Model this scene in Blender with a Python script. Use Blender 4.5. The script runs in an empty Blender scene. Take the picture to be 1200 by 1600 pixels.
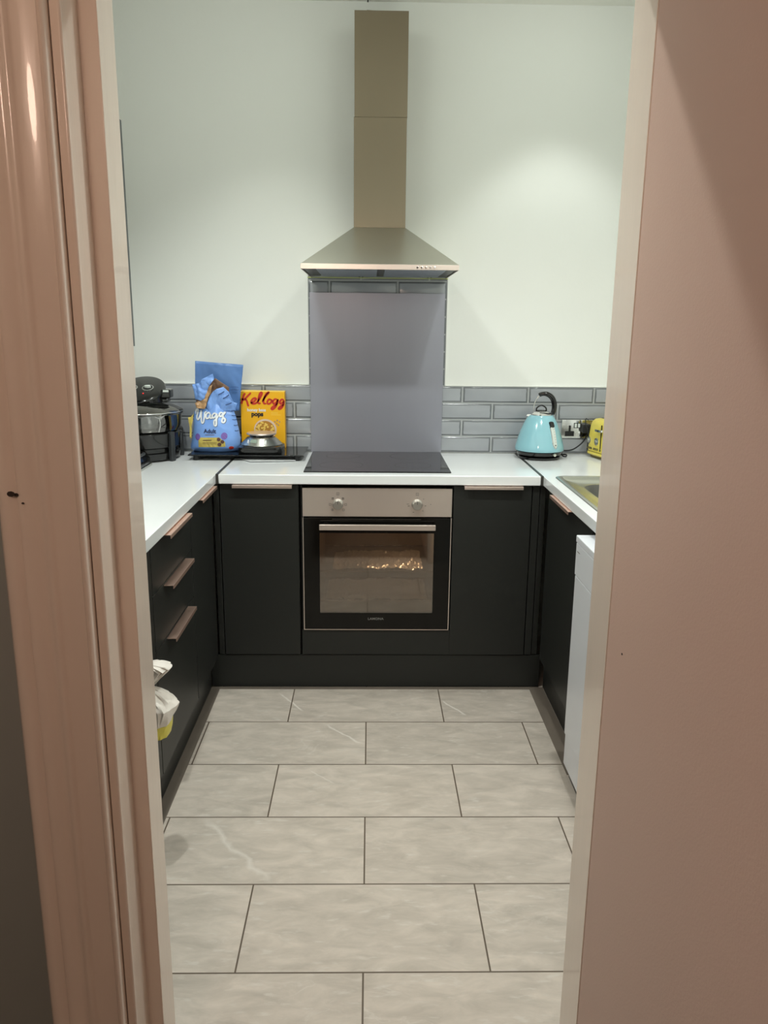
import bpy, bmesh, math, random
from mathutils import Vector, Matrix, noise
random.seed(7)
sc = bpy.context.scene
COL = sc.collection

# ------------------------------------------------------------------ camera
F, PITCH, YAW, ROLL = 1222.92, .2306, .0189, .0101
cp, sp, cy, sy = math.cos(PITCH), math.sin(PITCH), math.cos(YAW), math.sin(YAW)
fwd = Vector((sy*cp, cy*cp, -sp)); rgt = Vector((cy, -sy, 0)); up = Vector((sy*sp, cy*sp, cp))
r2 = rgt*math.cos(ROLL) + up*math.sin(ROLL); u2 = up*math.cos(ROLL) - rgt*math.sin(ROLL)
cam = bpy.data.cameras.new('camera'); camo = bpy.data.objects.new('camera', cam); COL.objects.link(camo)
M = Matrix((r2, u2, -fwd)).transposed().to_4x4(); M.translation = (-.0053, -3.6149, 1.4724)
camo.matrix_world = M
cam.sensor_fit = 'HORIZONTAL'; cam.sensor_width = 36; cam.lens = F/1200*36; cam.clip_start = .02
sc.camera = camo

# ------------------------------------------------------------------ world, exposure
vs = sc.view_settings
vs.view_transform = 'Standard'; vs.look = 'None'; vs.gamma = 1; vs.use_curve_mapping = False; vs.exposure = 0
w = bpy.data.worlds.new('world'); sc.world = w; w.use_nodes = True
w.node_tree.nodes['Background'].inputs[0].default_value = (.9, .8, .7, 1)
w.node_tree.nodes['Background'].inputs[1].default_value = .05

COOL = (.955, 1.0, .955)
WARM = (1.0, .695, .54)
def spot(loc, power, size=92, blend=.55, col=COOL, target=None, r=.035):
    l = bpy.data.lights.new('spot_lamp', 'SPOT'); l.energy = power; l.color = col
    l.spot_size = math.radians(size); l.spot_blend = blend; l.shadow_soft_size = r
    o = bpy.data.objects.new('spot_lamp', l); COL.objects.link(o); o.location = loc
    if target:
        o.rotation_euler = (Vector(target)-Vector(loc)).to_track_quat('-Z', 'Y').to_euler()
    return o
def area(loc, power, size, col, rot=(0, 0, 0)):
    l = bpy.data.lights.new('area_lamp', 'AREA'); l.energy = power; l.color = col; l.size = size
    o = bpy.data.objects.new('area_lamp', l); COL.objects.link(o); o.location = loc; o.rotation_euler = rot
    return o
CEIL = 2.78
DOWN = [(.78, -.42, 17, 84, .5), (-.42, -.62, 26, 96, .8), (.62, -1.65, 60, 132, .6), (-.55, -1.65, 60, 132, .6)]
for x, y, p, s, b in DOWN:
    spot((x, y, CEIL-.03), p, s, b)
    pl_ = bpy.data.lights.new('fill_light', 'POINT'); pl_.energy = .5 if y > -1 else 2.6; pl_.color = COOL; pl_.shadow_soft_size = .04  # weak fill added at each downlight to brighten upper walls and ceiling
    po_ = bpy.data.objects.new('fill_light', pl_); COL.objects.link(po_); po_.location = (x, y, CEIL-.09)
HALL_LAMP = (-.42, -3.95, 2.08)
HALL_POWER = 47

# ------------------------------------------------------------------ materials
MATS = {}
def srgb(c):
    return tuple(((v/255)/12.92 if v/255 <= .04045 else ((v/255+.055)/1.055)**2.4) for v in c)
def mat(name, rgb, rough=.5, metal=0., var=.0, scale=8., bump=0., bscale=40., stretch=(1, 1, 1), coat=0., spec=.5, emit=0., trans=0., ior=1.45, rvar=0.):
    if name in MATS: return MATS[name]
    m = bpy.data.materials.new(name); m.use_nodes = True; nt = m.node_tree; b = nt.nodes['Principled BSDF']
    c = (*srgb(rgb), 1)
    b.inputs['Base Color'].default_value = c; b.inputs['Roughness'].default_value = rough
    b.inputs['Metallic'].default_value = metal; b.inputs['Coat Weight'].default_value = coat
    b.inputs['Specular IOR Level'].default_value = spec; b.inputs['IOR'].default_value = ior
    b.inputs['Transmission Weight'].default_value = trans
    if emit:
        b.inputs['Emission Color'].default_value = c; b.inputs['Emission Strength'].default_value = emit
    tc = nt.nodes.new('ShaderNodeTexCoord'); mp = nt.nodes.new('ShaderNodeMapping'); mp.inputs['Scale'].default_value = stretch
    nt.links.new(tc.outputs['Object'], mp.inputs[0])
    n = nt.nodes.new('ShaderNodeTexNoise'); n.inputs['Scale'].default_value = scale; n.inputs['Detail'].default_value = 5
    nt.links.new(mp.outputs[0], n.inputs['Vector'])
    mx = nt.nodes.new('ShaderNodeMix'); mx.data_type = 'RGBA'
    v = max(var, .01)
    mx.inputs[6].default_value = tuple(k*(1-v) for k in c[:3])+(1,)
    mx.inputs[7].default_value = tuple(min(1, k*(1+v)) for k in c[:3])+(1,)
    nt.links.new(n.outputs['Fac'], mx.inputs[0]); nt.links.new(mx.outputs[2], b.inputs['Base Color'])
    if rvar:
        mr = nt.nodes.new('ShaderNodeMapRange'); mr.inputs[3].default_value = rough-rvar; mr.inputs[4].default_value = rough+rvar
        nt.links.new(n.outputs['Fac'], mr.inputs[0]); nt.links.new(mr.outputs[0], b.inputs['Roughness'])
    if bump:
        n2 = nt.nodes.new('ShaderNodeTexNoise'); n2.inputs['Scale'].default_value = bscale; n2.inputs['Detail'].default_value = 3
        nt.links.new(mp.outputs[0], n2.inputs['Vector'])
        bp = nt.nodes.new('ShaderNodeBump'); bp.inputs['Strength'].default_value = bump; bp.inputs['Distance'].default_value = .002
        nt.links.new(n2.outputs['Fac'], bp.inputs['Height']); nt.links.new(bp.outputs[0], b.inputs['Normal'])
    MATS[name] = m
    return m

M_wall = mat('kitchen_wall_paint', (238, 239, 234), .65, var=.02, scale=3, bump=.15, bscale=60)
M_ceil = mat('ceiling_paint', (238, 238, 230), .8)
M_hallwall = mat('hall_grey_paint', (150, 154, 150), .7, var=.04, bump=.2)
M_hallfloor = mat('hall_carpet', (120, 105, 92), .95, var=.15, scale=60)
M_gloss = mat('gloss_white_woodwork', (234, 219, 206), .24, var=.03, scale=5, bump=.35, bscale=14, stretch=(3, 3, .35), coat=.3)
M_leaf = mat('satin_white_door', (208, 177, 163), .5, var=.03, scale=3, bump=.12, bscale=300)
M_black = mat('matt_black_laminate', (41, 42, 40), .42, var=.06, scale=5, bump=.05, spec=.35)
M_carc = mat('black_carcass', (34, 34, 33), .6)
M_top = mat('white_laminate', (240, 242, 243), .16, var=.01, scale=300, coat=.2)
M_strip = mat('joint_strip_aluminium', (74, 72, 68), .4, metal=.6)
M_copper = mat('brushed_copper', (240, 206, 190), .42, metal=1, var=.05, scale=60, stretch=(1, 1, 12))
M_copperpale = mat('brushed_rose_steel', (238, 218, 208), .38, metal=1, var=.04, scale=60)
M_steel = mat('brushed_stainless_dimmed', (140, 128, 110), .30, metal=1, var=.015, scale=2, stretch=(6, 6, .6))  # flue steel darkened to stand for the dim hall it reflects
M_canopy = mat('brushed_stainless_lightened', (208, 206, 194), .36, metal=1, var=.015, scale=2)  # same hood steel lightened to stand for the ceiling it reflects
M_alu = mat('turned_aluminium', (226, 226, 222), .3, metal=1)
M_steelh = mat('brushed_stainless_horizontal', (226, 212, 203), .3, metal=.72, var=.02, scale=3, stretch=(.4, 10, 10))
M_chrome = mat('chrome', (225, 225, 225), .08, metal=1)
M_sink = mat('sink_steel', (205, 205, 196), .26, metal=1, var=.02, scale=6)
M_splash = mat('grey_glass_splashback', (160, 161, 173), .32, metal=.5, var=.03, scale=2, stretch=(8, 1, .5), coat=.15)
M_ovendoor = mat('black_oven_door_glass', (16, 15, 13), .08, spec=.28)
M_blackglass = mat('black_glass', (12, 12, 13), .05, coat=.0, var=.01)
M_blackplastic = mat('glossy_black_plastic', (17, 17, 17), .16, coat=.4)
M_blackrubber = mat('black_rubber', (24, 24, 25), .5)
M_dgrey = mat('dark_grey_plastic', (52, 54, 56), .38)
M_white = mat('white_enamel', (226, 228, 234), .3, var=.01)
M_whiteprint = mat('white_print', (226, 228, 230), .5)
M_greyprint = mat('grey_print', (135, 133, 130), .5)
M_darkprint = mat('dark_print', (38, 34, 32), .5)
M_tile = mat('grey_glazed_tile', (158, 161, 166), .16, var=.17, scale=6, bump=.5, bscale=9, coat=.4)
M_tileedge = mat('grey_glaze_dark_edge', (112, 115, 118), .2, var=.10, scale=20, bump=.3, coat=.3)
M_grout = mat('pale_tile_grout', (168, 170, 171), .8)
M_blue = mat('blue_film', (126, 166, 232), .3, var=.08, scale=20, bump=.5, bscale=30)
M_blueshade = mat('blue_film_shaded', (92, 130, 188), .34, var=.07, scale=14, bump=.5, bscale=24)  # same blue film painted darker for shade on the back panel
M_bluestripe = mat('blue_film_stripe', (62, 88, 140), .4)
M_brown = mat('brown_inner_film', (122, 92, 70), .4, var=.2, scale=20)
M_gold = mat('gold_brown_film', (186, 146, 104), .35, var=.2, scale=30)
M_labelyellow = mat('label_yellow', (208, 186, 96), .45)
M_purple = mat('label_purple', (122, 96, 170), .45)
M_biscuit = mat('biscuit_brown', (98, 66, 56), .6)
M_navy = mat('navy_print', (34, 42, 84), .5)
M_red = mat('red_print', (196, 52, 34), .45)
M_box = mat('yellow_carton', (238, 176, 22), .42, var=.03, scale=5)
M_boxtop = mat('pale_carton_edge', (246, 206, 92), .5)
M_bowlprint = mat('bowl_print', (214, 190, 172), .5)
M_cereal = mat('cereal_print', (232, 196, 98), .6, var=.15, scale=60)
M_cerealdark = mat('cereal_shadow_print', (176, 122, 44), .6)
M_kettle = mat('pale_blue_enamel', (143, 194, 206), .16, coat=.6)
M_gauge = mat('gauge_plastic', (214, 220, 214), .2, coat=.3)
M_yellow = mat('yellow_enamel', (234, 214, 96), .2, coat=.5)
M_bagwhite = mat('white_bin_liner', (240, 232, 224), .38, var=.03, bump=.8, bscale=35)
M_bagyellow = mat('yellow_liner_band', (228, 214, 92), .4)
M_paper = mat('grey_paper', (158, 160, 168), .7)
M_foil = mat('aluminium_foil', (246, 242, 234), .34, metal=.9, bump=1, bscale=60)
M_cavity = mat('oven_cavity_enamel', (120, 108, 94), .35)
M_lcd = mat('lcd_window', (146, 160, 146), .25)
M_cup = mat('anthracite_door', (62, 66, 68), .4)
M_mark = mat('dark_scuff', (58, 48, 42), .8)
M_filter = mat('aluminium_grease_filter', (168, 176, 186), .35, metal=.8, bump=1, bscale=120)
M_plaster = mat('rough_bare_plaster', (150, 142, 122), .9, var=.2, bump=1)
M_lime = mat('lime_tile_trim', (196, 206, 120), .4)
M_redlamp = mat('red_indicator', (210, 40, 40), .3, emit=1.2)
M_lampglow = mat('downlight_glow', (235, 255, 242), .5, emit=12)

def mat_glass(name, rgb=(230, 235, 235), rough=.02, gloss=.18, tint=.8):
    m = bpy.data.materials.new(name); m.use_nodes = True; nt = m.node_tree; nt.nodes.clear()
    o = nt.nodes.new('ShaderNodeOutputMaterial'); t = nt.nodes.new('ShaderNodeBsdfTransparent'); g = nt.nodes.new('ShaderNodeBsdfGlossy')
    c = srgb(rgb); t.inputs[0].default_value = tuple(k*tint for k in c)+(1,)
    g.inputs[0].default_value = (.95, .92, .88, 1); g.inputs['Roughness'].default_value = rough
    fr = nt.nodes.new('ShaderNodeFresnel'); fr.inputs[0].default_value = 1.5
    ad = nt.nodes.new('ShaderNodeMath'); ad.operation = 'ADD'; ad.use_clamp = True; ad.inputs[1].default_value = gloss
    mx = nt.nodes.new('ShaderNodeMixShader')
    nt.links.new(fr.outputs[0], ad.inputs[0]); nt.links.new(ad.outputs[0], mx.inputs[0])
    nt.links.new(t.outputs[0], mx.inputs[1]); nt.links.new(g.outputs[0], mx.inputs[2]); nt.links.new(mx.outputs[0], o.inputs[0])
    return m
M_ovenglass = mat_glass('oven_window_glass', (205, 190, 172), .04, .15, .85)
M_glass = mat_glass('clear_glass', (236, 240, 240), .03, .12, .86)

VEINS = (((-.512, -1.480), (-.262, -1.775), .013, .5), ((-.376, -.625), (-.262, -.790), .006, .8), ((-.170, -.895), (-.025, -1.040), .006, .75), ((.290, -.690), (.380, -.822), .005, .8), ((-.208, -1.205), (-.115, -1.295), .004, .5))
def mat_floor():
    m = bpy.data.materials.new('slate_effect_floor_tile'); m.use_nodes = True; nt = m.node_tree; N = nt.nodes; L = nt.links
    b = N['Principled BSDF']
    tc = N.new('ShaderNodeTexCoord'); mp = N.new('ShaderNodeMapping'); mp.inputs['Location'].default_value = (.0143, .8733, 0)
    L.new(tc.outputs['Object'], mp.inputs[0])
    br = N.new('ShaderNodeTexBrick'); br.offset = .5; br.offset_frequency = 2; br.squash = 1
    for k, v in (('Scale', 1), ('Mortar Size', .0023), ('Mortar Smooth', .15), ('Bias', 0), ('Brick Width', .6), ('Row Height', .3)): br.inputs[k].default_value = v
    br.inputs['Color1'].default_value = (0, 0, 0, 1); br.inputs['Color2'].default_value = (1, 1, 1, 1); br.inputs['Mortar'].default_value = (.5, .5, .5, 1)
    L.new(mp.outputs[0], br.inputs['Vector'])
    # per-tile shifted coordinates so veins stop at joints
    sc_ = N.new('ShaderNodeVectorMath'); sc_.operation = 'SCALE'; sc_.inputs['Scale'].default_value = 7.3
    L.new(br.outputs['Color'], sc_.inputs[0])
    ad = N.new('ShaderNodeVectorMath'); ad.operation = 'ADD'; L.new(mp.outputs[0], ad.inputs[0]); L.new(sc_.outputs[0], ad.inputs[1])
    m2 = N.new('ShaderNodeMapping'); m2.inputs['Rotation'].default_value = (0, 0, math.radians(28)); m2.inputs['Scale'].default_value = (1.6, 4.2, 1)
    L.new(ad.outputs[0], m2.inputs[0])
    n1 = N.new('ShaderNodeTexNoise'); n1.inputs['Scale'].default_value = 5; n1.inputs['Detail'].default_value = 8; n1.inputs['Roughness'].default_value = .62; n1.inputs['Distortion'].default_value = .5
    L.new(m2.outputs[0], n1.inputs['Vector'])
    cr = N.new('ShaderNodeValToRGB'); e = cr.color_ramp.elements
    e[0].position = .3; e[0].color = (*srgb((184, 174, 163)), 1); e[1].position = .72; e[1].color = (*srgb((217, 205, 193)), 1)
    L.new(n1.outputs['Fac'], cr.inputs[0])
    # tile to tile tone
    tone = N.new('ShaderNodeMix'); tone.data_type = 'RGBA'; tone.blend_type = 'MULTIPLY'; tone.inputs[0].default_value = 1
    tr = N.new('ShaderNodeMapRange'); tr.inputs[3].default_value = .92; tr.inputs[4].default_value = 1.04
    L.new(br.outputs['Color'], tr.inputs[0]); L.new(cr.outputs[0], tone.inputs[6]); L.new(tr.outputs[0], tone.inputs[7])
    # sparse pale veins
    n2 = N.new('ShaderNodeTexNoise'); n2.inputs['Scale'].default_value = 1.6; n2.inputs['Detail'].default_value = 6; n2.inputs['Roughness'].default_value = .55; n2.inputs['Distortion'].default_value = .8
    L.new(m2.outputs[0], n2.inputs['Vector'])
    s = N.new('ShaderNodeMath'); s.operation = 'SUBTRACT'; s.inputs[1].default_value = .53; L.new(n2.outputs['Fac'], s.inputs[0])
    a = N.new('ShaderNodeMath'); a.operation = 'ABSOLUTE'; L.new(s.outputs[0], a.inputs[0])
    vr = N.new('ShaderNodeMapRange'); vr.inputs[1].default_value = .0; vr.inputs[2].default_value = .011; vr.inputs[3].default_value = .38; vr.inputs[4].default_value = 0
    L.new(a.outputs[0], vr.inputs[0])
    n3 = N.new('ShaderNodeTexNoise'); n3.inputs['Scale'].default_value = 3.2; n3.inputs['Detail'].default_value = 3; L.new(ad.outputs[0], n3.inputs['Vector'])
    gt = N.new('ShaderNodeMapRange'); gt.inputs[1].default_value = .5; gt.inputs[2].default_value = .68; L.new(n3.outputs['Fac'], gt.inputs[0])
    mu = N.new('ShaderNodeMath'); mu.operation = 'MULTIPLY'; L.new(vr.outputs[0], mu.inputs[0]); L.new(gt.outputs[0], mu.inputs[1])
    vm = N.new('ShaderNodeMix'); vm.data_type = 'RGBA'; vm.inputs[7].default_value = (*srgb((226, 220, 212)), 1)
    L.new(mu.outputs[0], vm.inputs[0]); L.new(tone.outputs[2], vm.inputs[6])
    # single long veins at their places in the floor
    sep = N.new('ShaderNodeSeparateXYZ'); L.new(tc.outputs['Object'], sep.inputs[0])
    n5 = N.new('ShaderNodeTexNoise'); n5.inputs['Scale'].default_value = 14; n5.inputs['Detail'].default_value = 6; L.new(tc.outputs['Object'], n5.inputs['Vector'])
    def mth(op, a_, b_=None, cl=False):
        q = N.new('ShaderNodeMath'); q.operation = op; q.use_clamp = cl
        for i_, v_ in enumerate((a_, b_)):
            if v_ is None: continue
            if isinstance(v_, (int, float)): q.inputs[i_].default_value = v_
            else: L.new(v_, q.inputs[i_])
        return q.outputs[0]
    tot = None
    for (ax, ay), (bx_, by_), wd_, st_ in VEINS:
        ln = math.hypot(bx_-ax, by_-ay); ux, uy = (bx_-ax)/ln, (by_-ay)/ln
        U = mth('ADD', mth('MULTIPLY', mth('SUBTRACT', sep.outputs[0], ax), ux), mth('MULTIPLY', mth('SUBTRACT', sep.outputs[1], ay), uy))
        W_ = mth('ADD', mth('MULTIPLY', mth('SUBTRACT', sep.outputs[0], ax), -uy), mth('MULTIPLY', mth('SUBTRACT', sep.outputs[1], ay), ux))
        W_ = mth('ADD', W_, mth('MULTIPLY', mth('SUBTRACT', n5.outputs['Fac'], .5), wd_*5))
        k_ = mth('SUBTRACT', 1, mth('DIVIDE', mth('ABSOLUTE', W_), wd_), True)
        e_ = mth('MULTIPLY', mth('MULTIPLY', U, 1/(ln*.15), True), mth('MULTIPLY', mth('SUBTRACT', ln, U), 1/(ln*.15), True))
        k_ = mth('MULTIPLY', mth('MULTIPLY', k_, e_), st_)
        tot = k_ if tot is None else mth('MAXIMUM', tot, k_)
    vm2 = N.new('ShaderNodeMix'); vm2.data_type = 'RGBA'; vm2.inputs[7].default_value = (*srgb((236, 230, 222)), 1)
    L.new(tot, vm2.inputs[0]); L.new(vm.outputs[2], vm2.inputs[6]); vm = vm2
    # short pale flecks
    m4 = N.new('ShaderNodeMapping'); m4.inputs['Rotation'].default_value = (0, 0, math.radians(-18)); m4.inputs['Scale'].default_value = (13, 44, 1); L.new(ad.outputs[0], m4.inputs[0])
    n4 = N.new('ShaderNodeTexNoise'); n4.inputs['Scale'].default_value = 1.5; n4.inputs['Detail'].default_value = 4; L.new(m4.outputs[0], n4.inputs['Vector'])
    f4 = N.new('ShaderNodeMapRange'); f4.inputs[1].default_value = .60; f4.inputs[2].default_value = .72; f4.inputs[4].default_value = .45; L.new(n4.outputs['Fac'], f4.inputs[0])
    fm = N.new('ShaderNodeMix'); fm.data_type = 'RGBA'; fm.inputs[7].default_value = (*srgb((222, 216, 208)), 1)
    L.new(f4.outputs[0], fm.inputs[0]); L.new(vm.outputs[2], fm.inputs[6])
    gm = N.new('ShaderNodeMix'); gm.data_type = 'RGBA'; gm.inputs[7].default_value = (*srgb((98, 84, 70)), 1)
    L.new(br.outputs['Fac'], gm.inputs[0]); L.new(fm.outputs[2], gm.inputs[6]); L.new(gm.outputs[2], b.inputs['Base Color'])
    b.inputs['Roughness'].default_value = .42
    rr = N.new('ShaderNodeMapRange'); rr.inputs[3].default_value = .34; rr.inputs[4].default_value = .52; L.new(n1.outputs['Fac'], rr.inputs[0]); L.new(rr.outputs[0], b.inputs['Roughness'])
    iv = N.new('ShaderNodeMath'); iv.operation = 'MULTIPLY_ADD'; iv.inputs[1].default_value = -2.0; L.new(br.outputs['Fac'], iv.inputs[0]); L.new(n1.outputs['Fac'], iv.inputs[2])
    bp = N.new('ShaderNodeBump'); bp.inputs['Strength'].default_value = .3; bp.inputs['Distance'].default_value = .002
    L.new(iv.outputs[0], bp.inputs['Height']); L.new(bp.outputs[0], b.inputs['Normal'])
    return m
M_floor = mat_floor()

# ------------------------------------------------------------------ mesh helpers
def link(name, me, m, parent=None, smooth=None):
    o = bpy.data.objects.new(name, me); COL.objects.link(o)
    for k in (m if isinstance(m, (list, tuple)) else [m]): me.materials.append(k)
    if parent: o.parent = parent
    if smooth is not None:
        for p in me.polygons: p.use_smooth = True
        me.set_sharp_from_angle(angle=math.radians(smooth))
    return o
class G:
    def __init__(s): s.b = bmesh.new(); s.mi = 0
    def _f(s, vs):
        try:
            f = s.b.faces.new(vs); f.material_index = s.mi; return f
        except ValueError: return None
    def box(s, x0, x1, y0, y1, z0, z1, rz=0, c=None):
        P = [(x, y, z) for z in (z0, z1) for y in (y0, y1) for x in (x0, x1)]
        if rz:
            cx, cy_ = c or ((x0+x1)/2, (y0+y1)/2); q, w_ = math.cos(rz), math.sin(rz)
            P = [(cx+(x-cx)*q-(y-cy_)*w_, cy_+(x-cx)*w_+(y-cy_)*q, z) for x, y, z in P]
        v = [s.b.verts.new(p) for p in P]
        for f in ((0, 2, 3, 1), (4, 5, 7, 6), (0, 1, 5, 4), (2, 6, 7, 3), (0, 4, 6, 2), (1, 3, 7, 5)): s._f([v[i] for i in f])
        return s
    def loft(s, rings, cap0=True, cap1=True, closed=True):
        R = [[s.b.verts.new(p) for p in r] for r in rings]
        n = len(R[0])
        for a, b_ in zip(R, R[1:]):
            for i in range(n if closed else n-1):
                j = (i+1) % n; s._f((a[i], a[j], b_[j], b_[i]))
        if cap0: s._f(list(reversed(R[0])))
        if cap1: s._f(R[-1])
        return s
    def lathe(s, prof, c=(0, 0, 0), n=40, sx=1, sy_=1, a0=0, a1=None, M=None):
        rings = []
        for r, z in prof:
            r = max(r, .0004)
            rings.append([Vector((r*math.cos(2*math.pi*k/n)*sx, r*math.sin(2*math.pi*k/n)*sy_, z)) for k in range(n)])
        if M: rings = [[M @ p for p in r] for r in rings]
        rings = [[p+Vector(c) for p in r] for r in rings]
        return s.loft(rings)
    def tube(s, pts, r, n=10, sq=1):
        pts = [Vector(p) for p in pts]; rings = []
        rr = r if isinstance(r, (list, tuple)) else [r]*len(pts)
        nrm = None
        for i, p in enumerate(pts):
            t = (pts[min(i+1, len(pts)-1)]-pts[max(i-1, 0)]).normalized()
            if nrm is None:
                nrm = t.orthogonal().normalized()
            nrm = (nrm - t*nrm.dot(t)).normalized(); b_ = t.cross(nrm)
            rings.append([p+(nrm*math.cos(2*math.pi*k/n)+b_*math.sin(2*math.pi*k/n)*sq)*rr[i] for k in range(n)])
        return s.loft(rings)
    def prism(s, poly, fn, a, b_):     # poly of 2D points, fn(u,v,w)->xyz
        return s.loft([[fn(u, v, a) for u, v in poly], [fn(u, v, b_) for u, v in poly]])
    def build(s, name, m, parent=None, bevel=0, smooth=None, seg=2, split=False):
        if split:
            left = set(s.b.faces); out = []
            while left:
                st = [left.pop()]; isl = list(st)
                while st:
                    for e in st.pop().edges:
                        for f in e.link_faces:
                            if f in left: left.discard(f); st.append(f); isl.append(f)
                q = G(); mp = {}
                for f in isl:
                    for v in f.verts:
                        if v not in mp: mp[v] = q.b.verts.new(v.co)
                    q._f([mp[v] for v in f.verts])
                out.append(q)
            s.b.free(); return [q.build(name, m, parent, bevel, smooth, seg) for q in out]
        bmesh.ops.recalc_face_normals(s.b, faces=s.b.faces)
        me = bpy.data.meshes.new(name); s.b.to_mesh(me); s.b.free()
        if bevel and smooth is None: smooth = 45
        o = link(name, me, m, parent, smooth)
        if bevel:
            md = o.modifiers.new('bevel', 'BEVEL'); md.width = bevel; md.segments = seg; md.limit_method = 'ANGLE'; md.angle_limit = math.radians(40); md.harden_normals = True
        return o
def spline(P, n=8):
    P = [Vector(p) for p in P]; Q = [P[0]*2-P[1]]+P+[P[-1]*2-P[-2]]; out = []
    for i in range(1, len(Q)-2):
        for k in range(n):
            t = k/n; a, b_, c, d = Q[i-1:i+3]
            out.append(.5*((2*b_)+(c-a)*t+(2*a-5*b_+4*c-d)*t*t+(3*b_-a-3*c+d)*t**3))
    out.append(P[-1]); return out
def rrect(x0, x1, y0, y1, r, z, n=6):
    out = []
    for cx, cy_, a in ((x1-r, y1-r, 0), (x0+r, y1-r, 90), (x0+r, y0+r, 180), (x1-r, y0+r, 270)):
        for k in range(n+1):
            t = math.radians(a+90*k/n); out.append((cx+r*math.cos(t), cy_+r*math.sin(t), z))
    return out
def tag(o, label=None, cat=None, group=None, kind=None):
    if label: o['label'] = label
    if cat: o['category'] = cat
    if group: o['group'] = group
    if kind: o['kind'] = kind
    return o
def thing(name, label, cat, loc=(0, 0, 0), rz=0, group=None):
    o = bpy.data.objects.new(name, None); COL.objects.link(o); o.location = loc; o.rotation_euler = (0, 0, rz); o.empty_display_size = .05
    return tag(o, label, cat, group)
def struct(o): o['kind'] = 'structure'; return o
def ribbon(g, P2, wd, place, th=.0012, n=6):
    """flat pen stroke through 2D points, widths wd, laid on a surface by place(x,z,lift)"""
    S = spline([(x, z, 0) for x, z in P2], n); m = len(S)
    rings = []
    for i, p in enumerate(S):
        t = (S[min(i+1, m-1)]-S[max(i-1, 0)]); t = t.normalized() if t.length > 1e-9 else Vector((1, 0, 0))
        nn = Vector((-t.y, t.x, 0)); k = i/(m-1)
        ww = (wd(k) if callable(wd) else wd)/2*min(1, .45+8*min(k, 1-k))
        a, b_ = p+nn*ww, p-nn*ww
        rings.append([place(a.x, a.y, .0003), place(a.x, a.y, th), place(b_.x, b_.y, th), place(b_.x, b_.y, .0003)])
    g.loft(rings)
def text_mesh(s, size, fat=0., shear=0., ext=.0006):
    cu = bpy.data.curves.new('lettering', 'FONT'); cu.body = s; cu.size = size; cu.extrude = ext; cu.offset = fat; cu.shear = shear
    cu.align_x = 'CENTER'; cu.align_y = 'CENTER'; cu.resolution_u = 3
    o = bpy.data.objects.new('lettering', cu); COL.objects.link(o); bpy.context.view_layer.update()
    me = bpy.data.meshes.new_from_object(o.evaluated_get(bpy.context.evaluated_depsgraph_get()))
    bpy.data.objects.remove(o); bpy.data.curves.remove(cu); return me
def text(name, s, size, m, parent, loc, fat=0., shear=0., place=None, sx=1):
    """lettering in the XZ plane facing -Y"""
    me = text_mesh(s, size, fat, shear)
    for v in me.vertices:
        x, y, z = v.co
        v.co = place(loc[0]+x*sx, loc[2]+y, .0012+z) if place else Vector((loc[0]+x*sx, loc[1]-z, loc[2]+y))
    return link(name, me, m, parent)
def decal(g, P, place, th=.001):
    b = bmesh.new(); b.faces.new([b.verts.new((x, 0, z)) for x, z in P]); bmesh.ops.triangulate(b, faces=b.faces)
    for _ in range(5):
        E_ = [e for e in b.edges if e.calc_length() > .005]
        if not E_: break
        bmesh.ops.subdivide_edges(b, edges=E_, cuts=1); bmesh.ops.triangulate(b, faces=[f for f in b.faces if len(f.verts) > 3])
    ed = [e for e in b.edges if len(e.link_faces) == 1]
    T = {v: g.b.verts.new(place(v.co.x, v.co.z, th)) for v in b.verts}; B = {v: g.b.verts.new(place(v.co.x, v.co.z, -.0005)) for e in ed for v in e.verts}
    for f in b.faces: g._f([T[v] for v in f.verts])
    for e in ed: v, w_ = e.verts; g._f((T[v], T[w_], B[w_], B[v]))
    b.free()
def disc(g, cx, cz, rx, rz, place, n=20, th=.001):
    if place is bagz: return decal(g, [(cx+rx*math.cos(2*math.pi*k/n), cz+rz*math.sin(2*math.pi*k/n)) for k in range(n)], place, th)
    P = [(cx+rx*math.cos(2*math.pi*k/n), cz+rz*math.sin(2*math.pi*k/n)) for k in range(n)]
    g.loft([[place(x, z, .0002) for x, z in P], [place(x, z, th) for x, z in P]])
def poly(g, P, place, th=.001, n=1):
    if n > 1: return decal(g, P, place, th)
    Q = []
    for (a, b_), (c, d) in zip(P, P[1:]+P[:1]):
        for k in range(n): Q.append((a+(c-a)*k/n, b_+(d-b_)*k/n))
    g.loft([[place(x, z, .0002) for x, z in Q], [place(x, z, th) for x, z in Q]])

# ------------------------------------------------------------------ the room shell
XL, XR, YD = -1.225, 1.285, -2.37       # kitchen side walls, kitchen face of the door wall
YW = -2.50                              # hall face of the door wall
def sbox(name, m, *a, bevel=0):
    return struct(G().box(*a).build(name, m, None, bevel))
sbox('floor', M_floor, XL-.1, XR+.1, YW, .1, -.05, 0)
sbox('floor_hall', M_hallfloor, -1.3, 1.3, -5.6, YW, -.05, -.002)
wb = sbox('wall_back', M_wall, XL-.1, XR+.1, 0, .1, 0, CEIL)
sbox('wall_left', M_wall, XL-.1, XL, YD, 0, 0, CEIL)
sbox('wall_right', M_wall, XR, XR+.1, YD, 0, 0, CEIL)
sbox('ceiling', M_ceil, XL-.1, XR+.1, YD, .1, CEIL, CEIL+.05)
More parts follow.
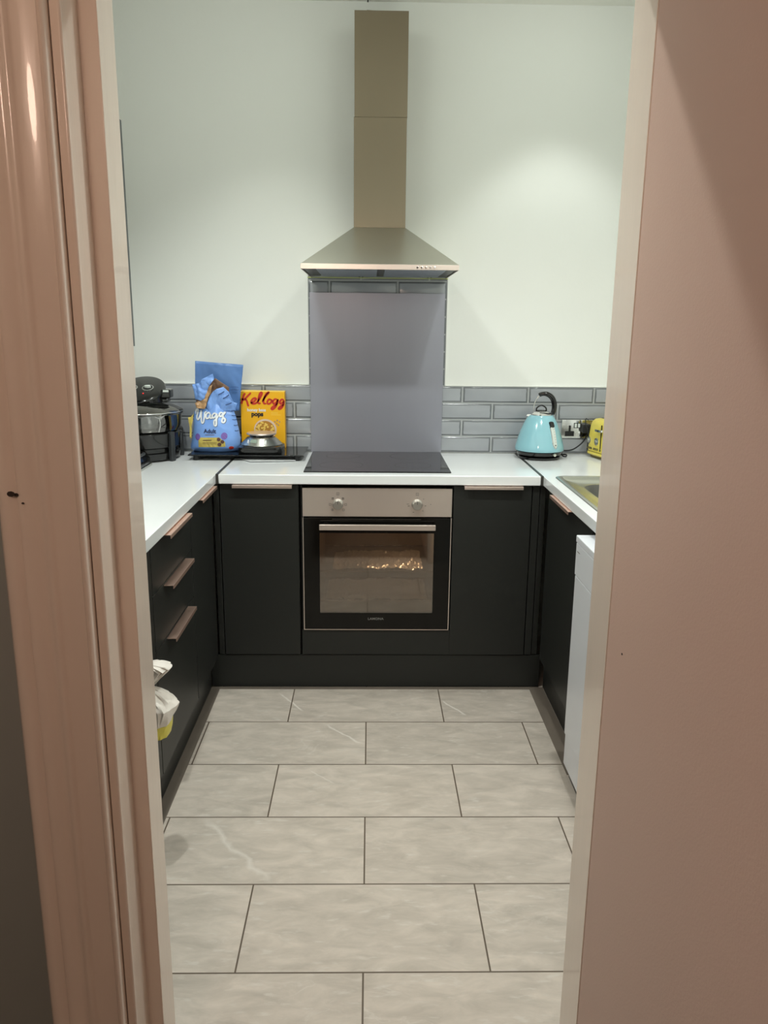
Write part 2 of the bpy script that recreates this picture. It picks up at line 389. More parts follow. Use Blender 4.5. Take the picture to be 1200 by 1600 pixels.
# the door wall: kitchen skin pale, hall skin grey
for nm, m, y0, y1 in (('wall_door_kitchen_side', M_wall, -2.44, YD), ('wall_door_hall_side', M_hallwall, YW, -2.44)):
    g = G(); g.box(-1.325, -.414, y0, y1, 0, CEIL+.05); g.box(.414, 1.385, y0, y1, 0, CEIL+.05); g.box(-.414, .414, y0, y1, 2.0, CEIL+.05)
    struct(g.build(nm, m))
sbox('wall_hall_left', M_hallwall, -1.4, -1.3, -5.6, YW, 0, 2.6)
sbox('wall_hall_right', M_hallwall, 1.3, 1.4, -5.6, YW, 0, 2.6)
sbox('wall_hall_back', M_hallwall, -1.3, 1.3, -5.7, -5.6, 0, 2.6)
sbox('ceiling_hall', M_ceil, -1.3, 1.3, -5.6, YW, 2.55, 2.6)

M_floorstrip = mat('dark_floor_edge', (112, 102, 92), .6, var=.12, scale=14)  # grey-brown strips along the feet of the plinths
sbox('trim_6', M_floorstrip, -.680, -.6255, -1.53, -.5735, 0, .0012)
sbox('trim_7', M_floorstrip, .670, .7295, -1.24, -.5735, 0, .0012)
sbox('trim_8', M_floorstrip, -.6255, .670, -.594, -.5725, 0, .0012)

# wall tiles of the back wall (4 rows, and up behind the hood)
ZT, PIT, TW = 1.2179, .0765, .303
def tile_rows(g, rows, x0, x1, y=-.0005):
    for k in rows:                       # k=0 is the top row of the band, negative k go up
        zt = ZT-PIT*k-.0012; zb = zt-PIT+.0024
        off = .4172 if k % 2 == 0 else .4172+TW/2-.012
        i = math.floor((x0-off)/TW)-1
        while off+TW*i < x1:
            a, b_ = max(x0, off+TW*i+.0015), min(x1, off+TW*(i+1)-.0015); i += 1
            if b_-a < .012: continue
            j = lambda s_: random.uniform(-s_, s_)
            tl = [j(.0006) for _ in range(4)]
            def ring(ins, yy): 
                n_ = 5; P = []
                def e(p, q):
                    for t in range(n_): P.append((p[0]+(q[0]-p[0])*t/n_, p[1]+(q[1]-p[1])*t/n_))
                c = [(a+ins, zb+ins), (b_-ins, zb+ins), (b_-ins, zt-ins), (a+ins, zt-ins)]
                for m_ in range(4): e(c[m_], c[(m_+1) % 4])
                return [(px+(j(.0012) if ins > .004 else j(.0004)), yy, pz+(j(.0012) if ins > .004 else j(.0004))) for px, pz in P]
            g.mi = 1; R = [ring(0, y), ring(.0005, y-.004), ring(.0035, y-.0066)]
            R.append([(p[0], y-.0078+tl[q//5]*.5, p[2]) for q, p in enumerate(ring(.009, y))])
            VV = [[g.b.verts.new(p) for p in r] for r in R]; n = len(VV[0])
            for q, (A, B) in enumerate(zip(VV, VV[1:])):
                g.mi = 1
                for t in range(n): g._f((A[t], A[(t+1) % n], B[(t+1) % n], B[t]))
            g.mi = 0; g._f(VV[-1])
g = G(); tile_rows(g, range(4), XL+.001, XR-.001); tile_rows(g, range(-7, 0), -.283, .3335)
tiles = g.build('grey_tiles', [M_tile, M_tileedge], wb, smooth=35)
g = G(); g.box(XL+.001, XR-.001, -.0058, -.0002, .9115, ZT); g.box(-.284, .3345, -.0058, -.0002, ZT, 1.7545); g.build('tile_grout', M_grout, wb)
g = G(); g.box(-.2865, .337, -.010, -.0002, 1.6865, 1.6895); g.build('tile_trim', M_lime, wb)
g = G(); g.box(.3347, .3375, -.009, -.0002, ZT, 1.6865); g.box(-.2870, -.2842, -.009, -.0002, ZT, 1.6865); g.build('tile_edge_strip', M_wall, wb, split=True)
tg = G(); tg.box(.3377, XR-.001, -.0085, -.0002, ZT+.0002, ZT+.0035); tg.box(XL+.001, -.2872, -.0085, -.0002, ZT+.0002, ZT+.0035); tg.build('tile_top_seal', M_wall, wb, split=True)

# door frame
def jamb(s):
    x = lambda v: v if s > 0 else -v
    g = G()
    if s < 0:
        P = [(-.372, YD-.0), (-.372, -2.442), (-.398, -2.442), (-.398, -2.503), (-.4005, -2.5055), (-.4125, -2.5055), (-.4125, YD)]
        g.prism(P, lambda u, v, w_: (u, v, w_), 0, 2.0)
        return struct(g.build('trim_1', M_gloss, None, bevel=.0015))
    P = [(.368, YD), (.368, -2.472), (.395, -2.472), (.4125, -2.472), (.4125, YD)]
    g.prism(P, lambda u, v, w_: (u, v, w_), 0, 2.0)
    return struct(g.build('trim_2', M_gloss, None, bevel=.0015))
jl = jamb(-1); jamb(1)
struct(G().box(-.372, .368, -2.472, YD, 1.975, 2.0).build('trim_3', M_gloss, None, bevel=.0015))
prof = [(-.4135, -2.501), (-.4135, -2.517), (-.4150, -2.5215), (-.4180, -2.5235), (-.4215, -2.522), (-.4235, -2.519),
        (-.4540, -2.521), (-.4575, -2.5235), (-.4600, -2.5275), (-.4650, -2.5285), (-.4690, -2.5260), (-.4720, -2.5255), (-.4770, -2.5280),
        (-.4830, -2.5330), (-.4900, -2.5360), (-.4960, -2.5365), (-.4990, -2.5340), (-.5020, -2.5350), (-.5060, -2.5410), (-.5120, -2.5440), (-.5190, -2.5435),
        (-.5235, -2.5400), (-.5245, -2.5350), (-.5245, -2.501)]
al = struct(G().prism(prof, lambda u, v, w_: (u, v, w_), -.0015, 2.1).build('trim_4', M_gloss, None, smooth=50))
struct(G().prism([(-u, v) for u, v in prof], lambda u, v, w_: (u+.0, v, w_), -.0015, 2.1).build('trim_5', M_gloss, None, smooth=50))
g = G(); g.prism([(u+.4, v) for u, v in prof], lambda u, v, w_: (w_, v, 2.4-u+.0), -.41, .41)
# painted-over knots and chips on the left architrave
g.b.free()
g = G()
for x, z, r in ((-.504, 1.243, .004), (-.499, 1.241, .0025), (-.4905, 1.229, .0014)):
    g.lathe([(0, -.0006), (r, -.0006), (r*.8, .0006), (0, .0006)], M=Matrix.Rotation(math.radians(90), 4, 'X'), c=(x, -2.5425 if x < -.503 else -2.538, z), n=9, sx=1.5)
g.build('chip', M_mark, al, split=True)
# the door leaf, open towards the hall along the right of the opening
dl = struct(G().box(.3685, .4055, -3.235, -2.4745, .006, 1.972).build('door_1', M_leaf, None, bevel=.0015))
G().lathe([(0, -.0004), (.0018, -.0004), (.0014, .0004), (0, .0004)], M=Matrix.Rotation(math.radians(90), 4, 'Y'), c=(.368, -2.545, 1.008), n=8).build('speck', M_mark, dl)
G().lathe([(.026, 0), (.026, -.004), (.012, -.006), (.010, -.04), (.024, -.045), (.027, -.055), (.02, -.064), (0, -.066)], M=Matrix.Rotation(math.radians(90), 4, 'Y'), c=(.3685, -3.18, 1.0), n=24).build('door_knob', M_chrome, dl, smooth=40)

# ------------------------------------------------------------------ worktops
def slab_hole(g, X, Y, z0, z1, holes=()):
    """grid slab; X, Y are sorted break lists; holes = cells (i,j) left out"""
    V = {}
    def v(i, j, k):
        if (i, j, k) not in V: V[i, j, k] = g.b.verts.new((X[i], Y[j], (z0, z1)[k]))
        return V[i, j, k]
    cells = {(i, j) for i in range(len(X)-1) for j in range(len(Y)-1)}-set(holes)
    for i, j in cells:
        g._f((v(i, j, 1), v(i+1, j, 1), v(i+1, j+1, 1), v(i, j+1, 1))); g._f((v(i, j, 0), v(i, j+1, 0), v(i+1, j+1, 0), v(i+1, j, 0)))
        for di, dj, a, b_ in ((-1, 0, (i, j+1), (i, j)), (1, 0, (i+1, j), (i+1, j+1)), (0, -1, (i, j), (i+1, j)), (0, 1, (i+1, j+1), (i, j+1))):
            if (i+di, j+dj) not in cells: g._f((v(*a, 0), v(*b_, 0), v(*b_, 1), v(*a, 1)))
WF, WT, WB = -.5931, .91, .872
XLW, XRW = -.6055, .677
YB = -.0105
YEND = YD+.01
def worktop(label, cat, X, Y, holes=()):
    g = G(); slab_hole(g, X, Y, WB, WT, holes)
    return tag(g.build('worktop', M_top, None, bevel=.003), label, cat)
worktop('white gloss worktop on the left run under the halogen oven', 'worktop', [XL+.005, XLW-.003], [YEND, YB])
bw = worktop('white gloss worktop of the back run carrying the black hob', 'worktop', [XLW+.007, XRW-.007], [WF, YB])
worktop('white gloss worktop on the right run with the sink let into it', 'worktop', [XRW+.003, .735, 1.195, XR-.005], [YEND, -1.49, -.615, YB], {(1, 1)})
for x in (XLW+.002, XRW-.002):
    G().box(x-.0045, x+.0045, WF-.0008, YB, WB, WT+.0012).build('joint_strip', M_strip, bw)

# ------------------------------------------------------------------ base cabinets
FY = -.577              # front plane of the back run
FXL, FXR = -.625, .700  # front planes of side runs
ZP, ZD = .145, .868     # plinth top, door top
def bar_handle(parent, p0, p1, out, m, depth=.026, zt=None):
    """edge pull: a thin plate on the door top with a short lip turned down; p0,p1 ends on the door face, out = outward unit vector"""
    p0, p1, out = Vector(p0), Vector(p1), Vector(out); Z = Vector((0, 0, 1)); g = G()
    prof_ = [(0, 0), (depth, 0), (depth, -.012), (depth-.0025, -.012), (depth-.0025, -.0028), (0, -.0028)]
    g.loft([[p+out*(a+.0003)+Z*b_ for a, b_ in prof_] for p in (p0, p1)])
    return g.build('handle', m, parent, bevel=.0006)
# back run, left of the oven
c = thing('base_cabinet', 'matt black base cabinet in the back run, left of the oven', 'cabinet', (-.44, FY, 0))
X0 = -.44
G().box(-.156-.0, .153, .020, .55, ZP, .866).build('carcass', M_carc, c)
d_ = G().box(-.598-X0, -.2885-X0, 0, .018, ZP+.004, .866).build('door', M_black, c, bevel=.0012)
bar_handle(d_, (-.545-X0, 0, .869), (-.311-X0, 0, .869), (0, -1, 0), M_copperpale)
f_ = G().box(-.6235-X0, -.602-X0, .003, .018, ZP+.004, .866).build('corner_post', M_black, c, bevel=.0012)
# back run, right of the oven
X0 = .485
c = thing('base_cabinet', 'matt black base cabinet in the back run, right of the oven', 'cabinet', (X0, FY, 0))
G().box(.331-X0, .650-X0, .020, .55, ZP, .866).build('carcass', M_carc, c)
d_ = G().box(.3285-X0, .640-X0, 0, .018, ZP+.004, .866).build('door', M_black, c, bevel=.0012)
bar_handle(d_, (.368-X0, 0, .869), (.601-X0, 0, .869), (0, -1, 0), M_copperpale)
G().box(.644-X0, .672-X0, .002, .018, ZP+.004, .866).build('corner_post', M_black, c, bevel=.0012)
G().box(.675-X0, .697-X0, .006, .018, ZP+.004, .866).build('corner_post', M_black, c, bevel=.0012)
# oven housing
c = thing('oven_housing', 'matt black housing unit under the built-in oven', 'cabinet', (.0252, FY, 0))
G().box(-.306, .303, .001, .018, ZP+.004, .2555).build('filler_panel', M_black, c, bevel=.001)
g = G(); g.box(-.306, -.2995, .02, .55, ZP, .866); g.box(.2995, .303, .02, .55, ZP, .866); g.box(-.2995, .2995, .02, .55, ZP, .225); g.build('carcass', M_carc, c)
# left run: corner door unit, drawer unit, last unit by the doorway
def left_door(label, ya, yb, hy=None):
    yc = (ya+yb)/2; c = thing('base_cabinet', label, 'cabinet', (FXL, yc, 0))
    G().box(-.56, -.02, ya-yc+.001, yb-yc-.001, ZP, .866).build('carcass', M_carc, c)
    d_ = G().box(-.018, 0, ya-yc+.0015, yb-yc-.0015, ZP+.004, .866).build('door', M_black, c, bevel=.0012)
    if hy: bar_handle(d_, (0, hy[0]-yc, .869), (0, hy[1]-yc, .869), (1, 0, 0), M_copper)
    return c
c = left_door('matt black one-door base cabinet in the left run, nearest the back corner', -.977, -.60, (-.874, -.617))
ya, yb = -1.477, -.979; yc = (ya+yb)/2
c = thing('drawer_unit', 'matt black three-drawer base unit in the left run', 'cabinet', (FXL, yc, 0))
G().box(-.56, -.02, ya-yc+.001, yb-yc-.001, ZP, .866).build('carcass', M_carc, c)
for z0, z1, zh in ((.718, .866, .866), (.545, .715, .709), (ZP+.004, .542, .538)):
    d_ = G().box(-.018, 0, ya-yc+.0015, yb-yc-.0015, z0, z1).build('drawer', M_black, c, bevel=.0012)
    bar_handle(d_, (0, -1.355-yc, zh+.002), (0, -1.07-yc, zh+.002), (1, 0, 0), M_copper, depth=.03)
c = left_door('matt black base cabinet in the left run beside the doorway, bin liner in front', YEND+.01, -1.479, (-2.1, -1.75))
# right run: one door unit before the white appliance
yc = -.92; c = thing('base_cabinet', 'matt black base cabinet in the right run below the sink, beside white appliance', 'cabinet', (FXR, yc, 0))
G().box(.02, .56, -1.235-yc, -.60-yc, ZP, .70).build('carcass', M_carc, c)
d_ = G().box(0, .018, -1.235-yc, -.615-yc, ZP+.004, .866).build('door', M_black, c, bevel=.0012)
bar_handle(d_, (0, -1.03-yc, .8705), (0, -.754-yc, .8705), (-1, 0, 0), M_copper, depth=.03)
# plinths
def plinth(label, *a): return tag(G().box(*a).build('plinth', M_black, None, bevel=.001), label, 'plinth')
plinth('long black plinth board along the floor under the oven run', -.660, .712, -.572, -.556, .0015, ZP)
plinth('black plinth board along the floor under the left run', -.680, -.662, YEND, -.5735, .001, ZP)
plinth('black plinth board along the floor under the right run', .730, .746, -1.235, -.5735, .001, ZP)

# ------------------------------------------------------------------ white appliance, right run
c = thing('dishwasher', 'white freestanding appliance at the near end of the right run', 'dishwasher', (.645, -1.56, 0))
G().box(.012, .58, -.298, .298, .165, .826).build('body', M_white, c, bevel=.002)
G().box(-.004, .585, -.299, .299, .828, .85).build('lid_panel', M_white, c, bevel=.003)
G().box(-.002, .010, -.299, .299, .722, .826).build('control_panel', M_white, c, bevel=.003)
G().box(.000, .010, -.299, .299, .170, .719).build('door', M_white, c, bevel=.003)
G().box(.004, .56, -.299, .299, .06, .165).build('kick_panel', M_white, c, bevel=.002)
G().box(.02, .56, -.28, .28, .018, .06).build('base', M_dgrey, c)
g = G()
for y in (-.26, .26):
    for x in (.05, .52): g.lathe([(.018, 0), (.018, .012), (.008, .014), (.008, .02)], c=(x, y, .0005), n=14)
g.build('foot', M_blackrubber, c, split=True)
G().box(-.0028, -.0018, .255, .28, .800, .803).build('marking', M_greyprint, c)

# ------------------------------------------------------------------ oven
OX, OZ = .0252, .8546
c = thing('oven', 'built-in stainless steel and black glass single oven under the hob', 'oven', (OX, FY, OZ-.595))
h = .595
g = G(); g.box(-.2975, .2975, -.0015, .012, .480, h); p_ = g.build('control_panel', M_steelh, c, bevel=.0012)
# body shell around cavity
g = G(); g.box(-.285, .285, .03, .52, .035, .075); g.box(-.285, .285, .03, .52, .43, .58); g.box(-.285, -.235, .03, .52, .075, .43); g.box(.24, .285, .03, .52, .075, .43); g.box(-.235, .24, .47, .52, .075, .43)
g.build('cavity', M_cavity, c)
g = G(); g.box(-.2975, -.2945, -.004, .018, 0, .4755); g.box(.2945, .2975, -.004, .018, 0, .4755); g.box(-.2945, .2945, -.004, .018, 0, .003); g.build('trim', M_steelh, c)
dg = G()
V = lambda: None
def yslab(g, X, Z, y0, y1, holes=()):
    C = {}
    def v(i, j, k):
        if (i, j, k) not in C: C[i, j, k] = g.b.verts.new((X[i], (y0, y1)[k], Z[j]))
        return C[i, j, k]
    cells = {(i, j) for i in range(len(X)-1) for j in range(len(Z)-1)}-set(holes)
    for i, j in cells:
        for k in (0, 1): g._f((v(i, j, k), v(i+1, j, k), v(i+1, j+1, k), v(i, j+1, k)))
        for di, dj, a, b_ in ((-1, 0, (i, j+1), (i, j)), (1, 0, (i+1, j), (i+1, j+1)), (0, -1, (i, j), (i+1, j)), (0, 1, (i+1, j+1), (i, j+1))):
            if (i+di, j+dj) not in cells: g._f((v(*a, 0), v(*b_, 0), v(*b_, 1), v(*a, 1)))
yslab(dg, [-.294, -.2305, .2285, .294], [.0035, .0755, .413, .4755], -.006, .014, {(1, 1)})
door = dg.build('door', M_ovendoor, c, bevel=.0008)
G().box(-.2305, .2285, -.0055, -.0015, .0755, .413).build('window', M_ovenglass, door)
g = G(); g.box(-.229, .231, -.046, -.034, .4345, .4565); hd = g.build('handle', M_steelh, door, bevel=.0015)
g = G(); g.box(-.215, -.195, -.036, -.006, .437, .454); g.box(.197, .217, -.036, -.006, .437, .454); g.build('handle_bracket', M_blackplastic, hd, split=True)
G().box(-.18, .175, -.0085, -.006, .4695, .4715).build('vent_lip', M_strip, door)
text('lettering', 'LAMONA', .0135, M_greyprint, door, (-.003, -.0065, .0495), fat=.0001, sx=1.15)
RX90 = Matrix.Rotation(math.radians(90), 4, 'X')
for kx in (-.1565, .1585):
    kz = .5305
    kn = G().lathe([(.0215, 0), (.0215, .004), (.0195, .006), (.0185, .020), (.0165, .0225), (0, .0225)], c=(kx, -.0016, kz), n=36, M=RX90).build('knob', M_alu, p_, smooth=40)
    G().box(kx-.0008, kx+.0008, -.0245, -.0238, kz+.004, kz+.017).build('pointer', M_dgrey, kn)
kz = .5305
MG = {-1: G(), 1: G()}
def mark(x, z, w_, h_): MG[-1 if x < 0 else 1].box(x-w_/2, x+w_/2, -.0021, -.0014, z-h_/2, z+h_/2)
def markbox(x, z, s=.0045, t=.0008):
    for a, b_, w_, h_ in ((0, s, 2*s, t), (0, -s, 2*s, t), (s, 0, t, 2*s), (-s, 0, t, 2*s)): mark(x+a, z+b_, w_, h_)
for a in (50, 130, 0, 180, -45, -135):
    x, z = -.1565+.031*math.cos(math.radians(a)), kz-.001+.031*math.sin(math.radians(a))
    markbox(x, z, .0038); 
    if a in (50, 130): mark(x, z, .005, .0012); mark(x, z+.002, .005, .0008)
    if a == -135: mark(x, z, .0012, .006)
mark(-.1565, kz+.029, .0018, .0018); mark(.1585, kz+.027, .0018, .0018)
markbox(-.1565, kz+.042, .005); mark(-.1565, kz+.042, .001, .006); markbox(.1585, kz+.042, .005); mark(.1585, kz+.042, .0045, .001)
for a, w_ in ((42, .003), (-8, .005), (-48, .005), (-115, .006), (190, .008)):
    mark(.1585+.034*math.cos(math.radians(a)), kz+.034*math.sin(math.radians(a)), w_, .0016)
mark(.1585-.037, kz+.002, .009, .0013); mark(.1585+.054, kz+.001, .0022, .0025)
for q_ in (-1, 1): MG[q_].build('dial_markings', M_darkprint, p_)
# fill light added in the cavity to make the foil glint
lo = bpy.data.lights.new('oven_fill_light', 'POINT'); lo.energy = 2.2; lo.color = (1, .88, .72); lo.shadow_soft_size = .02
oo = bpy.data.objects.new('oven_fill_light', lo); COL.objects.link(oo); oo.location = (OX+.12, FY+.10, OZ-.595+.405)
G().lathe([(.022, 0), (.020, -.006), (0, -.010)], c=(.12, .10, .4296), n=20).build('round_lens', M_gauge, c, smooth=40)  # disc added to go with the cavity fill light
# racks
for rz_ in (.105, .235):
    g = G(); g.box(-.232, .238, .045, .049, rz_, rz_+.005); g.box(-.232, .238, .44, .444, rz_, rz_+.005)
    for k in range(22): g.box(-.225+k*.0212, -.2225+k*.0212, .049, .44, rz_+.001, rz_+.0035)
    g.build('rack', M_chrome, c)
# crumpled foil on both racks
def foil(x0, x1, y0, y1, z, seed, label, amp=.012):
    g = G(); nx, ny = 120, 26; V = []
    for j in range(ny+1):
        for i in range(nx+1):
            u, v = i/nx, j/ny; x = x0+(x1-x0)*u; y = y0+(y1-y0)*v
            e = max(0, 1-min(u, 1-u, v, 1-v)*9)
            zz = z+abs(noise.noise(Vector((x*60+seed, y*60, seed))))*amp+e*.007*(1+1.6*noise.noise(Vector((x*24, y*20, seed*2))))+.006*noise.noise(Vector((x*9, y*9, seed)))
            V.append(g.b.verts.new((x+noise.noise(Vector((x*70, seed, y*30)))*.004, y+noise.noise(Vector((x*40, y*20, seed)))*.008*e, zz)))
    for j in range(ny):
        for i in range(nx): a = j*(nx+1)+i; g._f((V[a], V[a+1], V[a+nx+2], V[a+nx+1]))
    o = g.build('foil_sheet', M_foil); md = o.modifiers.new('thickness', 'SOLIDIFY'); md.thickness = .0006; md.offset = 1
    return tag(o, label, 'foil')
foil(-.155, .215, -.545, -.28, OZ-.595+.244, 1.3, 'crumpled foil on the upper rack inside the oven')
foil(-.185, .235, -.545, -.28, OZ-.595+.114, 5.1, 'crumpled foil on the lower rack inside the oven')

# ------------------------------------------------------------------ hob
c = thing('induction_hob', 'black glass electric hob set in the white worktop', 'hob', (.0252, -.276, WT))
G().box(-.295, .295, -.262, .257, .0003, .005).build('glass_top', M_blackglass, c, bevel=.001)
g = G()
for x in (-.012, .045, .060, .075): g.box(x, x+.006, -.232, -.229, .0051, .0053)
g.box(-.27, -.235, -.241, -.238, .0051, .0053)
g.build('touch_mark', M_dgrey, c, split=True)
g = G()
for x, y, r in ((-.15, -.11, .09), (-.15, .13, .075), (.15, -.11, .075), (.15, .13, .09)):
    n = 48
    rr_ = [[(x+q*math.cos(2*math.pi*k/n), y+q*math.sin(2*math.pi*k/n), .00525) for k in range(n)] for q in (r, r+.0008)]
    g.loft(rr_, False, False)
g.build('zone_ring', mat('faint_ring', (34, 34, 36), .3), c, split=True)

# ------------------------------------------------------------------ splashback
g = G().box(-.2775, .325, -.0155, -.0095, WT+.0008, 1.6245)
tag(g.build('splashback', M_splash, None, bevel=.001), 'tall grey splashback panel between hob and cooker hood', 'splashback')

# ------------------------------------------------------------------ cooker hood
HX = .0287; c = thing('cooker_hood', 'stainless steel chimney cooker hood above the hob', 'cooker hood', (HX, -.26, 1.6885))
z0, z1, zc = 0, .019, .184
yf, ybk = -.263, .2495      # relative to -.26
cw, cf = .1035, .03         # half chimney width, chimney front (relative)
g = G()
g.loft([[(-.3, yf, z1), (.3, yf, z1), (.3, ybk, z1), (-.3, ybk, z1)], [(-.107, cf-.003, zc), (.107, cf-.003, zc), (.107, ybk, zc), (-.107, ybk, zc)]], True, True)
g.build('canopy', M_canopy, c, bevel=.0012)
g = G(); g.box(-.3, .3, yf, yf+.002, z0, z1-.0003); g.box(-.3, -.298, yf+.002, ybk, z0, z1-.0003); g.box(.298, .3, yf+.002, ybk, z0, z1-.0003); fa = g.build('fascia', M_steelh, c, bevel=.0006)
for k in range(5):
    b_ = G().lathe([(.0042, 0), (.0042, .004), (.0032, .005), (0, .005)], c=(.1415+k*.0163, yf-.0001, .0085), n=16, M=RX90).build('button', M_chrome, fa, smooth=40)
g = G(); g.box(-.297, .297, yf+.003, ybk, .006, .010); un = g.build('underside', M_strip, c)
for x0 in (-.245, .02):
    g = G(); g.box(x0, x0+.235, yf+.055, ybk-.08, .001, .006); g.build('grease_filter', M_filter, c, bevel=.001)
for x0 in (-.255, .195):
    G().lathe([(.028, 0), (.028, -.002), (0, -.003)], c=(x0+.03, ybk-.035, .0058), n=24).build('round_lens', M_gauge, c, smooth=40)
# two telescoping chimney sleeves
G().box(-.1055, .1055, cf, ybk, zc+.0005, .60).build('lower_flue', M_steel, c, bevel=.0008)
G().box(-.1035, .1035+.0035, cf+.0016, ybk, .6005, .979).build('upper_flue', M_steel, c, bevel=.0008)
g = G(); g.loft([[(-.062, cf+.03, .979), (.03, cf+.03, .979), (.03, ybk, .979), (-.062, ybk, .979)], [(-.055, cf+.035, .992), (.01, cf+.035, .988), (.01, ybk, .988), (-.055, ybk, .992)]]); g.build('duct_stub', M_plaster, c)
k_ = G().tube([(-.024, -.1, CEIL-.0005), (-.024, -.1, 2.742)], .0028).build('cable_end', M_blackrubber)
tag(k_, 'short black cable end poking down from the ceiling above the cooker hood', 'cable')

# ------------------------------------------------------------------ wall cupboard, left wall
for y0, y1, lb in ((-1.153, -.555, 'dark grey wall cupboard on the left wall, edge showing past the door frame'), (-1.792, -1.194, 'dark grey wall cupboard on the left wall, hidden nearer the doorway')):
    if y0 < -1.5: continue
    yc = (y0+y1)/2; c = thing('wall_cupboard', lb, 'cupboard', (-1.2235, yc, 1.397))
    G().box(.0, .302, -.298, .298, 0, .79).build('body', M_carc, c)
    G().box(.3035, .3225, -.298, .298, 0, .79).build('door', M_cup, c, bevel=.0015)

# ------------------------------------------------------------------ sink
g = G()
x0, x1, y0, y1 = .719, 1.21, -1.505, -.598
rings = [rrect(x0, x1, y0, y1, .03, .9104), rrect(x0+.001, x1-.001, y0+.001, y1-.001, .03, .9135), rrect(x0+.006, x1-.006, y0+.006, y1-.006, .028, .9155),
         rrect(x0+.022, x1-.022, y0+.022, y1-.022, .022, .9150), rrect(x0+.030, x1-.030, y0+.030, y1-.030, .020, .9060),
         rrect(.790, 1.162, -1.142, -.720, .075, .9040)]
g.loft(rings, False, False)
bowl = G().loft([rrect(.790, 1.162, -1.142, -.720, .075, .9040), rrect(.798, 1.154, -1.134, -.728, .072, .896), rrect(.806, 1.146, -1.126, -.736, .065, .80), rrect(.83, 1.12, -1.10, -.76, .05, .765)], False, True).build('bowl', mat('sink_steel_dimmed', (112, 110, 106), .3, metal=1), None, smooth=50)  # same steel as the basin, painted darker for dim reflections in the bowl
o = g.build('basin', M_sink, None, smooth=50)
c = thing('kitchen_sink', 'stainless steel inset sink in the right worktop behind the door frame', 'sink', (.96, -1.05, WT)); o.parent = c; o.location = (-.96, 1.05, -WT); bowl.parent = c; bowl.location = (-.96, 1.05, -WT)
G().lathe([(.04, -.144), (.04, -.1435), (.012, -.1425), (0, -.143)], c=(.015, .12, 0), n=24).build('drain', M_chrome, c, smooth=40)
g = G(); g.lathe([(.026, .0045), (.026, .012), (.016, .02), (.014, .06), (.012, .07)], c=(.205, .02, 0), n=20); g.tube(spline([(.205, .02, .06), (.205, .02, .2), (.17, .02, .27), (.1, .02, .28), (.05, .02, .24), (.045, .02, .21)]), .010, 12); g.build('tap', M_chrome, c, smooth=50)

# ------------------------------------------------------------------ black glass board with things on it
ZB = .937
c = thing('glass_board', 'black glass board lying by the tiles left of the hob', 'board', (-.535, -.15, WT))
G().box(-.252, .245, -.127, .135, ZB-WT-.0065, ZB-WT-.0005).build('panel', M_blackglass, c, bevel=.001)
for x in (-.22, .215):
    for y in (-.105, .11): G().lathe([(.012, 0), (.014, .004), (.013, ZB-WT-.0066)], c=(x, y, .0003), n=16).build('foot', M_blackrubber, c, smooth=40)
# loose papers under the board
for i, (pts, lb, m_) in enumerate((([(-.60, -.225), (-.40, -.235), (-.35, -.205), (-.37, -.10), (-.58, -.09)], 'folded grey sheet of paper sticking out under the black glass board', M_paper),
                            ([(-.565, -.262), (-.47, -.30), (-.315, -.248), (-.335, -.16), (-.5, -.12)], 'pale sheet of paper under the front of the black glass board', M_top))):
    z = WT+.0006+i*.0035
    g = G(); g.prism(pts, lambda u, v, w_: (u, v, w_+.004*max(0, noise.noise(Vector((u*9, v*9, i))))), z, z+.0012)
    if i == 1: g.b.free(); continue
    tag(g.build('paper_sheet', m_), lb, 'paper')
g = G(); g.prism([(-.57, -.235), (-.515, -.312), (-.40, -.296), (-.325, -.282), (-.33, -.18), (-.5, -.15)], lambda u, v, w_: (u, v, w_), WT+.0035, WT+.0048)
tag(g.build('paper_sheet', M_top), 'pale grey paper poking out in front of the black glass board', 'paper')

# --- dog food bag
BX, BY = -.6905, -.155
c = thing('pet_food_bag', 'open blue bag of dog food standing on the black glass board', 'bag', (BX, BY, ZB))
K = .000272
def bxy(u, v): return ((u-490)*K, (1500-v)*K)
def interp(T, z):
    if z <= T[0][0]: return T[0][1]
    for (a, p), (b_, q) in zip(T, T[1:]):
        if z <= b_: return p+(q-p)*(z-a)/(b_-a)
    return T[-1][1]
LEFT = [(0, -.100), (.012, -.109), (.03, -.108), (.07, -.100), (.10, -.096), (.14, -.0925), (.17, -.091), (.20, -.086)]
RIGHT = [(0, .098), (.012, .106), (.03, .110), (.07, .112), (.10, .108), (.14, .101), (.17, .096), (.20, .088)]
DEP = [(0, .046), (.02, .062), (.06, .066), (.11, .060), (.15, .044), (.18, .026), (.20, .014)]
TOPX = [(-.10, .165), (-.078, .176), (-.04, .186), (-.015, .196), (0, .215), (.015, .230), (.03, .210), (.055, .182), (.09, .172), (.11, .165)]
def bag_y(x, z):
    a, b_ = interp(LEFT, z), interp(RIGHT, z); m_, h_ = (a+b_)/2, (b_-a)/2
    t = min(.995, abs((x-m_)/h_)); d = interp(DEP, z)
    cr_ = .0035*noise.noise(Vector((x*26, z*20, 3)))+.0022*abs(noise.noise(Vector((x*60+z*40, z*34, 9))))
    return -(d*(1-t**2.6)**.6)-cr_*(1-t*t)+.0
bagp = lambda x, z, l: Vector((x, bag_y(x, z)-l, z))
g = G(); nz, nt_ = 44, 56; rings = []
for j in range(nz+1):
    s_ = j/nz; ring = []
    for k in range(nt_):
        th = 2*math.pi*k/nt_; z = s_*.2; a, b_ = interp(LEFT, z), interp(RIGHT, z)
        x = (a+b_)/2+(b_-a)/2*math.cos(th)
        zt = s_*interp(TOPX, x)
        y = bag_y(x, z if s_ < 1 else .2)
        if math.sin(th) > 0: y = -y*.9
        ring.append((x, y, max(zt, 0)+.0002))
    rings.append(ring)
g.loft(rings); body = g.build('filled_body', M_blue, c, smooth=60)
